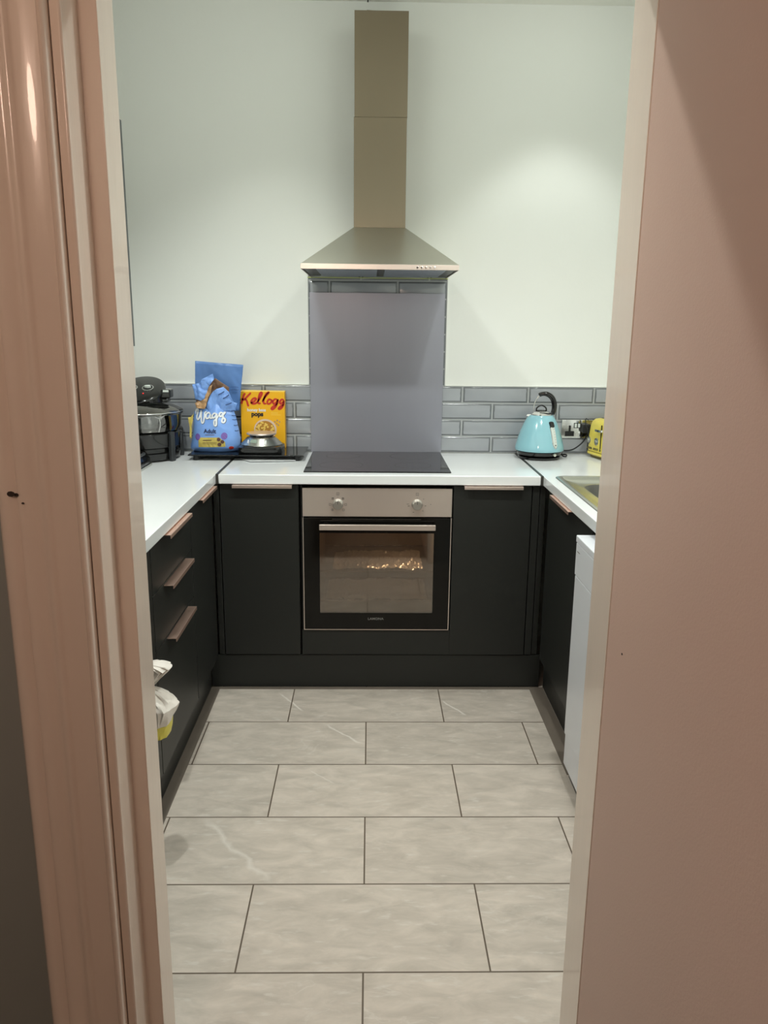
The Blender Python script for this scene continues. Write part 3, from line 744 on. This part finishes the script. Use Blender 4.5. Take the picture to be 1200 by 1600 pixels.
def bagz(x, z, l):   # surface point of the body including the stretched top
    s_ = min(.99, z/interp(TOPX, x)); return Vector((x, bag_y(x, s_*.2)-l, z))
def crumple(name, P, y, m_, parent, amp=.006, seed=0, bulge=.0, cuts=4, th=.0012, fs=24, tilt=None):
    """a creased sheet of film cut to outline P (photo-zoom units), standing about depth y"""
    b = bmesh.new(); vs_ = [b.verts.new((bxy(*p)[0], 0, bxy(*p)[1])) for p in P]; b.faces.new(vs_)
    bmesh.ops.triangulate(b, faces=b.faces)
    for _ in range(cuts):
        bmesh.ops.subdivide_edges(b, edges=[e for e in b.edges if e.calc_length() > .006], cuts=1, use_grid_fill=True)
        bmesh.ops.triangulate(b, faces=[f for f in b.faces if len(f.verts) > 3])
    cx = sum(v.co.x for v in b.verts)/len(b.verts); cz = sum(v.co.z for v in b.verts)/len(b.verts)
    R = max((Vector((v.co.x-cx, v.co.z-cz)).length for v in b.verts))
    for v in b.verts:
        x, z = v.co.x, v.co.z; q = Vector((x*fs, z*fs*.8, seed)); d = Vector((x-cx, z-cz)).length/R
        yy = y(x, z) if callable(y) else y
        v.co.y = yy-bulge*(1-d*d)+amp*(noise.noise(q)-.8*abs(noise.noise(q*1.9+Vector((5, 1, 2)))))
    me = bpy.data.meshes.new(name); b.to_mesh(me); b.free(); o = link(name, me, m_, parent, smooth=28)
    md = o.modifiers.new('thickness', 'SOLIDIFY'); md.thickness = th; md.offset = 0
    return o
crumple('back_panel', [(200, 70), (520, 95), (965, 125), (945, 300), (920, 430), (895, 620), (870, 860), (500, 900), (190, 850), (180, 420)], lambda x, z: .030-.02*max(0, z-.25), M_blueshade, c, amp=.007, seed=2, fs=14)
crumple('inner_lining', [(380, 440), (530, 335), (740, 480), (740, 600), (640, 700), (520, 800), (380, 860), (230, 860), (205, 690)], .004, M_brown, c, amp=.008, seed=4)
fl = crumple('torn_flap', [(190, 430), (330, 398), (345, 345), (510, 262), (528, 350), (450, 450), (400, 545), (350, 690), (215, 665)], -.022, M_blue, c, amp=.014, seed=6, bulge=.012, fs=30)
crumple('torn_flap', [(500, 540), (570, 495), (665, 468), (750, 545), (825, 712), (878, 722), (835, 850), (640, 860), (430, 860), (380, 790), (440, 620)], -.014, M_blue, c, amp=.009, seed=8, bulge=.014)
crumple('torn_edge', [(440, 470), (500, 430), (470, 560), (420, 640), (385, 780), (360, 820), (235, 800), (215, 720), (370, 660), (400, 560)], -.030, M_gold, c, amp=.012, seed=11, fs=34)
g = G()
for P_ in ([(590, 590), (650, 560), (690, 535)], [(660, 650), (720, 620), (760, 585)], [(700, 750), (750, 735), (800, 712)], [(780, 850), (812, 842), (845, 838)]):
    ribbon(g, [bxy(*p) for p in P_], .005, lambda x, z, l: Vector((x, -.0305-.004-l, z)))
for v_ in (480, 525): ribbon(g, [bxy(750, v_), bxy(810, v_-4), bxy(890, v_+2)], .0018, lambda x, z, l: Vector((x, .016-l, z)))
for v_, a, b_ in ((920, 780, 850), (985, 790, 862), (1075, 815, 868), (1160, 830, 880)):
    ribbon(g, [bxy(a, v_), bxy((a+b_)/2, v_+8), bxy(b_, v_+4)], .0032, bagz)
g.build('stripe', M_bluestripe, body, split=True)
# front label work
g = G(); poly(g, [bxy(*p) for p in ((290, 1262), (600, 1256), (690, 1330), (690, 1408), (258, 1418), (262, 1300))], bagz, .0008, 6); g.build('label_panel', M_labelyellow, body)
g = G(); disc(g, *bxy(248, 1255), .0125, .0145, bagz); disc(g, *bxy(678, 1235), .0135, .0150, bagz, th=.0009); g.build('roundel', M_purple, body, split=True)
g = G(); disc(g, *bxy(592, 1288), .0078, .008, bagz, th=.003); disc(g, *bxy(648, 1326), .0078, .008, bagz, th=.003); disc(g, *bxy(600, 1370), .0082, .008, bagz, th=.003); g.build('biscuit_print', M_biscuit, body, split=True)
g = G(); disc(g, *bxy(775, 1432), .010, .007, bagz); g.build('corner_badge', M_red, body)
g = G()
for v_, a, b_, w_ in ((1305, 335, 480, .0032), (1340, 330, 560, .0012), (1362, 330, 560, .0012), (1218, 375, 530, .0018)):
    ribbon(g, [bxy(a, v_), bxy((a+b_)/2, v_-2), bxy(b_, v_-4)], w_, lambda x, z, l: bagz(x, z, l+.0008))
g.build('small_print', M_biscuit, body)
text('lettering', 'Adult', .024, M_navy, body, (bxy(455, 0)[0], 0, bxy(0, 1160)[1]), fat=.0007, place=bagz)
wagg = [[(205, 905), (208, 850), (238, 822), (240, 880), (226, 950), (250, 985), (280, 930), (296, 850), (300, 930), (318, 1025), (345, 1020), (358, 930), (358, 880), (384, 858)],
        [(455, 890), (415, 875), (385, 905), (390, 955), (425, 955), (455, 900), (455, 950), (485, 950), (500, 920)],
        [(560, 885), (520, 880), (492, 915), (505, 950), (540, 930), (562, 890), (560, 980), (560, 1060), (530, 1060), (525, 1000), (560, 960), (600, 900)],
        [(655, 880), (615, 872), (600, 905), (625, 930), (655, 890), (680, 870), (650, 930), (690, 980), (675, 1020), (645, 1010), (650, 960), (668, 930)]]
g = G()
for s_ in wagg: ribbon(g, [bxy(*p) for p in s_], .0072, lambda x, z, l: bagz(x, z, l+.001))
g.build('logo_lettering', M_whiteprint, body)
g = G()
for s_ in wagg: ribbon(g, [(bxy(*p)[0]+.0010, bxy(*p)[1]-.0012) for p in s_],   .0088, lambda x, z, l: bagz(x, z, min(l, .0009)))
g.build('logo_outline', M_navy, body)
crumple('side_gusset', [(75, 960), (120, 955), (165, 905), (150, 1010), (128, 1100), (118, 1300), (88, 1290), (98, 1060)], lambda x, z: -.012, M_labelyellow, c, amp=.004, seed=3, cuts=3)

# --- cereal box
c = thing('cereal_box', 'bright yellow cereal box standing behind the kitchen scale', 'box', (-.488, -.0755, ZB))
W2, H = .0985, .2535
cp_ = lambda x, z, l: Vector((x, -l, z))
cb = G().box(-W2, W2, 0, .052, .0002, H).build('carton', M_box, c, bevel=.001)
G().loft([[(-W2, 0, H+.0002), (W2, 0, H+.0002), (W2, .052, H+.0002), (-W2, .052, H+.0002)], [(-W2+.002, .004, H+.003), (W2-.002, .004, H+.002), (W2-.002, .05, H+.002), (-W2+.002, .05, H+.004)]]).build('top_flap', M_boxtop, c)
Q = .197/685
def kxy(u, v): return ((u-507)*Q, H-(v-150)*Q*1.035)
kel = [[(240, 170), (215, 215), (190, 290), (178, 335)], [(330, 165), (270, 225), (215, 270), (185, 255)], [(235, 255), (262, 290), (278, 350), (292, 368)],
       [(318, 322), (368, 300), (405, 262), (390, 245), (352, 262), (330, 300), (350, 330), (395, 325), (430, 300)],
       [(430, 300), (470, 240), (500, 180), (490, 160), (462, 190), (440, 270), (440, 320), (480, 325)], [(500, 300), (545, 230), (600, 170), (600, 158), (560, 190), (525, 270), (525, 320), (565, 330)],
       [(640, 265), (605, 265), (580, 300), (590, 330), (625, 322), (650, 285), (635, 262)],
       [(735, 258), (695, 262), (668, 300), (685, 330), (725, 300), (745, 265), (735, 320), (700, 380), (660, 412), (642, 400), (670, 370), (745, 320)],
       [(838, 275), (805, 262), (775, 300), (790, 325), (832, 295), (838, 275)], [(838, 290), (830, 340), (800, 390), (765, 408), (755, 395), (785, 365), (836, 335)]]
g = G()
for s_ in kel: ribbon(g, [kxy(*p) for p in s_], .0088, cp_, th=.0008)
g.build('logo_lettering', M_red, cb)
text('lettering', 'honey bsss', .019, M_whiteprint, cb, (kxy(408, 0)[0], -.0007, kxy(0, 425)[1]), fat=.0005)
text('lettering', 'pops', .0275, M_darkprint, cb, (kxy(420, 0)[0], -.0011, kxy(0, 487)[1]), fat=.0013, sx=1.0)
g = G(); disc(g, *kxy(540, 720), .051, .048, cp_, 40, .0007); g.build('printed_bowl', M_bowlprint, cb)
g = G(); disc(g, *kxy(535, 722), .044, .040, cp_, 40, .0010); g.build('printed_bowl_inside', M_cerealdark, cb)
g = G(); random.seed(3)
for k in range(60):
    a, r_ = random.uniform(0, 6.28), .041*math.sqrt(random.random()); x, z = kxy(535, 722)
    disc(g, x+r_*math.cos(a), z+r_*.9*math.sin(a), .0047, .0045, lambda x, z, l: Vector((x, -l-.0008-k*.00001, z)), 10, .0006)
g.build('printed_cereal', M_cereal, cb)
g = G()
for v_ in (460, 478, 496): ribbon(g, [kxy(630, v_), kxy(700, v_), kxy(745 if v_ != 496 else 790, v_)], .0016, cp_, .0006)
g.build('small_print', M_boxtop, cb)
g = G()
for (u_, v_) in ((690, 600), (730, 580), (765, 600), (720, 630), (745, 650)): disc(g, *kxy(u_, v_), .004, .0045, cp_, 8, .0006)
g.build('printed_flakes', M_gold, cb)

# --- kitchen scale
c = thing('kitchen_scale', 'black and steel digital kitchen scale in front of the cereal box', 'scale', (-.4835, -.168, ZB))
G().loft([rrect(-.094, .094, -.086, .086, .03, .0003), rrect(-.096, .096, -.088, .088, .03, .006), rrect(-.094, .094, -.086, .086, .03, .026), rrect(-.088, .088, -.080, .080, .03, .031)]).build('base', M_blackplastic, c, smooth=40)
n8 = 48
def ovl(a, b_, z): return [(a*math.cos(2*math.pi*k/n8)*(1+.02*math.cos(8*math.pi*k/n8)), b_*math.sin(2*math.pi*k/n8), z) for k in range(n8)]
st = G().loft([ovl(.089, .084, .0312), ovl(.090, .085, .034), ovl(.078, .074, .047), ovl(.062, .060, .064), ovl(.058, .056, .067)]).build('steel_housing', M_sink, c, smooth=40)
G().lathe([(.052, .0672), (.052, .073)], n=36).build('neck', M_blackplastic, c, smooth=40)
G().lathe([(.05, .0732), (.064, .076), (.066, .080), (.064, .083), (.05, .0835), (0, .0825)], n=48).build('platter', M_steelh, c, smooth=40)
def cone(x, z, l):       # front of the housing
    t = (z-.034)/(.064-.034); a = .090+(.062-.090)*t; b_ = .085+(.060-.085)*t
    return Vector((x, -b_*math.sqrt(max(0, 1-(x/a)**2))-l*.7, z+l*.7))
g = G(); poly(g, [(-.043, .046), (-.012, .046), (-.012, .059), (-.040, .059)], cone, .0008, 4); g.build('display', M_lcd, st)
g = G()
for x in (-.052, .026): poly(g, [(x-.003, .043), (x+.003, .043), (x+.003, .056), (x-.003, .056)], cone, .0010, 3)
poly(g, [(.017, .040), (.030, .040), (.030, .042), (.017, .042)], cone, .0010, 3)
g.build('button', M_whiteprint, st, split=True)

# ------------------------------------------------------------------ halogen oven
c = thing('halogen_oven', 'black halogen oven with glass bowl, half hidden at the left', 'halogen oven', (-1.005, -.205, WT))
G().lathe([(.155, .004), (.165, .010), (.168, .035), (.160, .040), (.160, .055), (.172, .062), (.176, .118), (.170, .122), (.160, .120)], n=56).build('base', M_blackplastic, c, smooth=35)
for a in (-28, 28, 152, 208):
    x, y = .176*math.cos(math.radians(a)), .176*math.sin(math.radians(a))
    G().box(x-.009, x+.009, y-.012, y+.012, .0003, .126, rz=math.radians(a), c=(x, y)).build('leg', M_dgrey, c, bevel=.003)
G().lathe([(.150, .121), (.168, .128), (.176, .150), (.180, .192), (.186, .198), (.186, .202), (.179, .203), (.172, .192), (.165, .150), (.150, .128)], n=56).build('glass_bowl', M_glass, c, smooth=40)
G().lathe([(.183, .2035), (.187, .207), (.184, .212), (.150, .228), (.100, .240), (.092, .246)], n=56).build('glass_lid', M_glass, c, smooth=40)
G().tube([(.186*math.cos(t/40*6.2832), .186*math.sin(t/40*6.2832), .2065) for t in range(41)], .0028, 8).build('lid_rim', M_chrome, c, smooth=50)
SL = .46
def cap(x, y): r_ = math.hypot(x, y)/.1; return .300+SL*y+.010*(1-r_*r_)
HO = Vector((.018, 0, 0)); n = 56
def cring(r_, dz): return [(HO.x+r_*math.cos(2*math.pi*k/n), r_*math.sin(2*math.pi*k/n), cap(r_*math.cos(2*math.pi*k/n), r_*math.sin(2*math.pi*k/n))+dz) for k in range(n)]
flat = lambda r_, z: [(HO.x+r_*math.cos(2*math.pi*k/n), r_*math.sin(2*math.pi*k/n), z) for k in range(n)]
hh = G().loft([flat(.090, .2435), flat(.096, .246)]+[cring(.097, -.012), cring(.100, -.008), cring(.100, -.003), cring(.096, .001), cring(.07, 0), cring(.04, 0), cring(.001, 0)]).build('control_head', M_blackplastic, c, smooth=35)
mm = Matrix.Rotation(math.atan(SL), 4, 'X')
for kx in (.030, -.038):
    p = HO+Vector((kx, -.012, cap(kx, -.012)))
    kb = G().lathe([(.0245, -.004), (.0245, .002), (.0215, .0026)], c=p, n=28, M=mm).build('dial_ring', M_chrome, hh, smooth=40)
    G().lathe([(.021, .002), (.020, .0035), (.012, .0035)], c=p, n=28, M=mm).build('dial_face', M_blackrubber, kb)
    G().lathe([(.014, .0035), (.013, .012), (0, .013)], c=p, n=20, M=mm, sy_=.4).build('dial_knob', M_gauge, kb, smooth=40)
p = HO+Vector((.020, -.052, cap(.02, -.052))); G().lathe([(.003, -.001), (.003, .002), (0, .003)], c=p, n=10, M=mm).build('indicator', M_redlamp, hh)
# side handle of the head
g = G(); g.box(.105, .146, -.03, .03, .262, .300); g.box(.105, .134, -.025, .025, .243, .262); hn = g.build('side_handle', M_blackplastic, c, bevel=.006)
G().box(.116, .140, -.0312, -.0302, .288, .297).build('handle_catch', M_gauge, hn)
g = G(); g.tube(spline([(.120, -.135, .192), (.126, -.135, .165), (.118, -.137, .130)]), .0012, 6); g.tube(spline([(.108, -.148, .195), (.122, -.137, .190), (.140, -.118, .197)]), .0016, 6); g.build('wire_clip', M_chrome, c, smooth=50, split=True)

# black appliance in front of it
c = thing('countertop_grill', 'black box-shaped grill with silver base beside the halogen oven', 'grill', (-1.015, -.505, WT))
G().box(-.110, .108, -.108, .112, .0005, .012).build('base_rim', M_sink, c, bevel=.002)
G().loft([rrect(-.106, .104, -.104, .108, .012, .0122), rrect(-.106, .104, -.104, .108, .012, .034), rrect(-.098, .092, -.096, .098, .014, .058), rrect(-.085, .078, -.085, .085, .014, .062)]).build('housing', M_blackplastic, c, smooth=40)
G().tube(spline([(.085, -.07, .055), (.099, -.03, .060), (.099, .03, .060), (.085, .07, .055)]), .006, 8).build('handle', M_dgrey, c, smooth=50)

# ------------------------------------------------------------------ kettle
KX, KY = .757, -.128
c = thing('power_stand', 'round black power stand under the pale blue kettle', 'kettle stand', (KX, KY, WT))
G().lathe([(.086, .0004), (.094, .003), (.095, .010), (.088, .015), (.07, .0165), (0, .0165)], n=56).build('power_base', M_blackplastic, c, smooth=35)
# cord: from the base, loop up to the socket plug
c = thing('appliance_cord', 'black kettle cord looping to a plug in the chrome socket', 'cord', (KX, KY, WT))
pc = spline([(.0965, .022, .008), (.115, .035, .010), (.128, .012, .012), (.118, -.018, .009), (.105, -.004, .012), (.112, .04, .030), (.135, .072, .022), (.175, .085, .026), (.215, .088, .055), (.232, .086, .085), (.236, .084, .100)], 8)
G().tube(pc, .0032, 8).build('cord', M_blackrubber, c, smooth=60)
G().box(.214, .250, .072, .1175, .102, .142).build('plug', M_blackrubber, c, bevel=.005)
c = thing('kettle', 'pale blue pyramid kettle with black handle', 'kettle', (KX, KY, WT+.0175))
G().lathe([(.094, .0002), (.100, .003), (.1015, .016), (.098, .0185)], n=56).build('lower_ring', M_blackplastic, c, smooth=35)
kbp = [(.098, .0187), (.1075, .0205), (.109, .025), (.1075, .036), (.099, .070), (.088, .105), (.075, .137), (.062, .162), (.0535, .175), (.050, .1765)]
kb = G().lathe(kbp, n=64).build('body', M_kettle, c, smooth=35)
lid = G().lathe([(.0495, .1768), (.049, .181), (.038, .190), (.026, .1935), (0, .1945)], n=48).build('lid', M_chrome, c, smooth=35)
G().lathe([(.026, .1925), (.025, .1965), (.012, .198), (0, .198)], n=32).build('lid_pad', M_blackplastic, lid, smooth=40)
G().tube(spline([(-.023, 0, .194), (-.019, 0, .208), (0, 0, .2175), (.019, 0, .208), (.023, 0, .194)]), .0032, 10).build('lid_loop', M_blackplastic, lid, smooth=60)
hp = spline([(.048, -.012, .178), (.054, -.012, .205), (.052, -.012, .232), (.040, -.010, .256), (.018, -.007, .269), (-.004, -.003, .268), (-.013, -.001, .262)], 8)
n_ = len(hp); G().tube(hp, [(.0095+.0025*math.sin(math.pi*min(1, k/n_*1.3))) if 0 < k < n_-1 else .007 for k in range(n_)], 14).build('handle', M_blackplastic, c, smooth=60)
G().tube(spline([(-.010, -.001, .262), (-.024, 0, .245), (-.033, 0, .220), (-.035, 0, .180)]), .0022, 8).build('handle_wire', M_chrome, c, smooth=60)
# spout at the back left
G().loft([[(-.052, -.012, .168), (-.040, -.016, .180), (-.040, .016, .180), (-.052, .012, .168)], [(-.066, -.003, .172), (-.062, -.004, .178), (-.062, .004, .178), (-.066, .003, .172)]]).build('spout', M_chrome, c)
# water gauge
def kr(z):
    P = [(z_, r_) for r_, z_ in kbp]; return interp(sorted(P), z)
def kp(a, z, l): r_ = kr(z)+l; return Vector((r_*math.cos(a), r_*math.sin(a), z))
def gstrip(name, m_, z0, z1, hw, l, parent=None, a0=-62):
    g = G(); rings = []
    for k in range(13):
        z = z0+(z1-z0)*k/12; a = math.radians(a0-.0*(z)); da = hw/kr(z)
        e = math.sqrt(max(.02, 1-((abs(k-6)/6)**6)))
        rings.append([kp(a-da*e, z, -.003), kp(a-da*e*.8, z, l), kp(a+da*e*.8, z, l), kp(a+da*e, z, -.003)])
    g.loft(rings); return g.build(name, m_, parent or c, smooth=40)
gs = gstrip('gauge_surround', M_chrome, .036, .150, .0140, .0025)
gstrip('water_gauge', M_gauge, .041, .137, .0108, .0046, gs)
gstrip('gauge_top', M_blackplastic, .128, .153, .0125, .0062, gs)
p = kp(math.radians(-62), .052, .0046); G().lathe([(.0028, -.001), (.0028, .001)], c=p, n=12, M=Matrix.Rotation(math.radians(62), 4, 'X') @ Matrix.Rotation(0, 4, 'Z')).build('gauge_float', M_dgrey, gs)
g = G()
for k in range(6):
    q = [kp(math.radians(-62)+s_/kr(.065+k*.011), .065+k*.011+dz, l) for l in (.0046, .0056) for s_, dz in ((.001, 0), (.005, 0), (.005, .0015), (.001, .0015))]
    g.loft([q[:4], q[4:]])
g.build('gauge_marks', M_greyprint, gs)
G().box(-.006, .010, -.010, .004, -.001, .004).lathe([(.007, 0), (.006, .010), (0, .011)], n=16, M=RX90, c=(.002, -.006, .001)).build('switch', M_sink, c, smooth=40).location = (.046, -.090, .009)

# ------------------------------------------------------------------ socket
c = thing('power_socket', 'chrome double power socket on the tiles beside the kettle', 'socket', (.953, -.009, 1.027))
pl = G().box(-.073, .073, -.0045, .0, -.043, .043).build('face_plate', M_chrome, c, bevel=.002)
for x in (-.034, .036):
    i_ = G().box(x-.021 if x < 0 else x-.021, x+.021, -.0052, -.0044, -.034, -.010).build('socket_insert', M_blackplastic, pl)
    G().box(x-.005, x+.005, -.0053, -.0044, -.010, .016).build('earth_slot', M_blackplastic, pl)
sr = G().box(-.016, .016, -.0056, -.0044, .004, .028).build('switch_surround', M_blackplastic, pl)
for x in (-.0075, .0075): G().box(x-.0052, x+.0052, -.0085, -.0056, .007, .025).build('rocker_switch', M_gauge, pl, bevel=.001)

# ------------------------------------------------------------------ toaster
T = Vector((.25, -.968, 0)).normalized(); TN = Vector((T.y, -T.x, 0))      # along the control face, outward normal
ang = math.atan2(T.y, T.x)
c = thing('toaster', 'yellow retro toaster at the right-hand end of the tiles', 'toaster', (.985, -.065, WT), ang)
# local x runs along the face, local y points away from its outward normal (into the body)
DB, LB = .165, .185
def tsec(z, ins, r=.03): return rrect(ins, LB-ins, ins, DB-ins, max(.008, r-ins*.5), z)
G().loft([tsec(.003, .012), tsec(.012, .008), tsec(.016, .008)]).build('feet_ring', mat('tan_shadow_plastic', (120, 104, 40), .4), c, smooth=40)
G().loft([tsec(.0162, -.002), tsec(.022, -.003), tsec(.028, -.002)]).build('lower_band', M_yellow, c, smooth=40)
G().box(.004, LB-.004, .003, DB-.003, .0282, .0305).build('seam', M_dgrey, c)
tb = G().loft([tsec(.0307, 0), tsec(.10, .0), tsec(.145, .004), tsec(.163, .009), tsec(.174, .02), tsec(.178, .036)]).build('body', M_yellow, c, smooth=40)
g = G(); g.box(.045, LB-.045, .045, .068, .1775, .1795); g.box(.045, LB-.045, .095, .118, .1775, .1795); g.build('bread_slot', M_blackplastic, tb, split=True)
RXn = RX90
for x in (.026, .092):
    k_ = G().lathe([(.0165, 0), (.0165, .003), (.0135, .004)], c=(x, -.0003, .078), n=32, M=RXn).build('dial', M_chrome, tb, smooth=40)
    G().lathe([(.013, .003), (.0125, .0045), (.006, .005), (.0055, .008), (0, .0085)], c=(x, -.0003, .078), n=28, M=RXn).build('dial_centre', M_alu, k_, smooth=40)
for i, x in enumerate((.020, .034, .048, .072, .086, .100, .124)):
    b_ = G().lathe([(.0052, 0), (.0052, .002), (0, .0022)], c=(x, -.0003, .043), n=14, M=RXn).build('button', M_dgrey, tb, smooth=40)
    G().box(x-.0022, x+.0022, -.0030, -.0022, .0415, .0445).build('button_symbol', M_yellow, b_)
G().box(.122, .128, -.0015, .001, .050, .155).build('lever_slot', M_blackplastic, tb)
G().loft([rrect(.100, .150, -.022, -.002, .008, .126), rrect(.100, .150, -.022, -.002, .008, .136)]).build('lever', M_chrome, tb, smooth=40)
G().tube(spline([(.012, -.0035, .165), (.004, -.010, .172), (-.004, -.006, .150), (-.006, .012, .10), (-.004, .010, .02)]), .0022, 8).build('cord', M_dgrey, c, smooth=50)

# ------------------------------------------------------------------ bin liner hanging in front of the left run
c = thing('bin_liner', 'crumpled white bin liner with a yellow band, showing past the left door frame', 'bag', (-.575, -1.64, .35))
def crbag(name, m_, zlist, seed, parent, amp=.006):
    g = G(); n = 40; rings = []
    for z, yc_, hy, xc_, hx in zlist:
        rings.append([(xc_+hx*math.cos(2*math.pi*k/n)+amp*noise.noise(Vector((3*math.cos(2*math.pi*k/n), 3*math.sin(2*math.pi*k/n), z*30+seed))),
                       yc_+hy*math.sin(2*math.pi*k/n)+amp*1.3*noise.noise(Vector((4*math.cos(2*math.pi*k/n)+7, 4*math.sin(2*math.pi*k/n), z*26+seed))), z) for k in range(n)])
    g.loft(rings); return g.build(name, m_, parent, smooth=30)
def dens(L, n=6):
    out = []
    for a, b_ in zip(L, L[1:]):
        for k in range(n): out.append(tuple(p+(q-p)*k/n for p, q in zip(a, b_)))
    return out+[L[-1]]
crbag('bag_body', M_bagwhite, dens([(.038, 0, .052, -.012, .026), (.060, 0, .056, -.008, .032), (.085, 0, .056, -.006, .036), (.105, -.004, .046, -.014, .030), (.125, -.010, .030, -.026, .020), (.144, -.014, .010, -.040, .008)]), 2, c)
crbag('yellow_band', M_bagyellow, dens([(.000, 0, .046, -.015, .022), (.02, 0, .050, -.013, .024), (.0378, 0, .052, -.012, .026)]), 2, c, .004)
crbag('gathered_top', M_bagwhite, dens([(.1442, -.014, .009, -.040, .008), (.160, -.008, .024, -.030, .016), (.182, -.002, .036, -.018, .026), (.194, 0, .040, -.010, .030), (.206, -.012, .034, -.020, .026), (.215, -.024, .018, -.032, .012)]), 5, c, .006)
c.location = (-.562, -1.63, .375)

# ------------------------------------------------------------------ lamps
for i, (x, y, *_r) in enumerate(DOWN):
    lb = ('right and nearest the back wall', 'left and nearest the back wall', 'right and nearest the doorway', 'left and nearest the doorway')[i]
    c = thing('ceiling_downlight', 'round recessed kitchen ceiling downlight, '+lb, 'ceiling light', (x, y, CEIL), group='kitchen downlights')
    n = 32; g = G(); g.loft([[(r_*math.cos(2*math.pi*k/n), r_*math.sin(2*math.pi*k/n), z) for k in range(n)] for r_, z in ((.040, -.0005), (.046, -.004), (.043, -.006), (.034, -.004), (.034, -.0005))], False, False); g.build('trim_ring', M_chrome, c, smooth=40)
    G().lathe([(.033, -.001), (.033, -.002)], n=28).build('lens', M_lampglow, c)
c = thing('pendant_lamp', 'warm glass globe pendant lamp in the hall behind the camera', 'lamp', (HALL_LAMP[0], HALL_LAMP[1], 2.55))
G().lathe([(.05, -.0005), (.05, -.02), (.01, -.03), (.006, -.04)], n=28).build('ceiling_rose', M_chrome, c, smooth=40)
dz = HALL_LAMP[2]-2.55
G().tube([(0, 0, -.03), (0, 0, dz+.10)], .004).build('flex', M_blackrubber, c)
m = bpy.data.materials.new('warm_globe'); m.use_nodes = True; b_ = m.node_tree.nodes['Principled BSDF']
b_.inputs['Base Color'].default_value = (1, .9, .8, 1); b_.inputs['Emission Color'].default_value = (*WARM, 1); b_.inputs['Emission Strength'].default_value = HALL_POWER
G().lathe([(.1*math.sin(math.pi*k/16), dz-.1*math.cos(math.pi*k/16)) for k in range(17)], n=32).build('glass_globe', m, c, smooth=60)
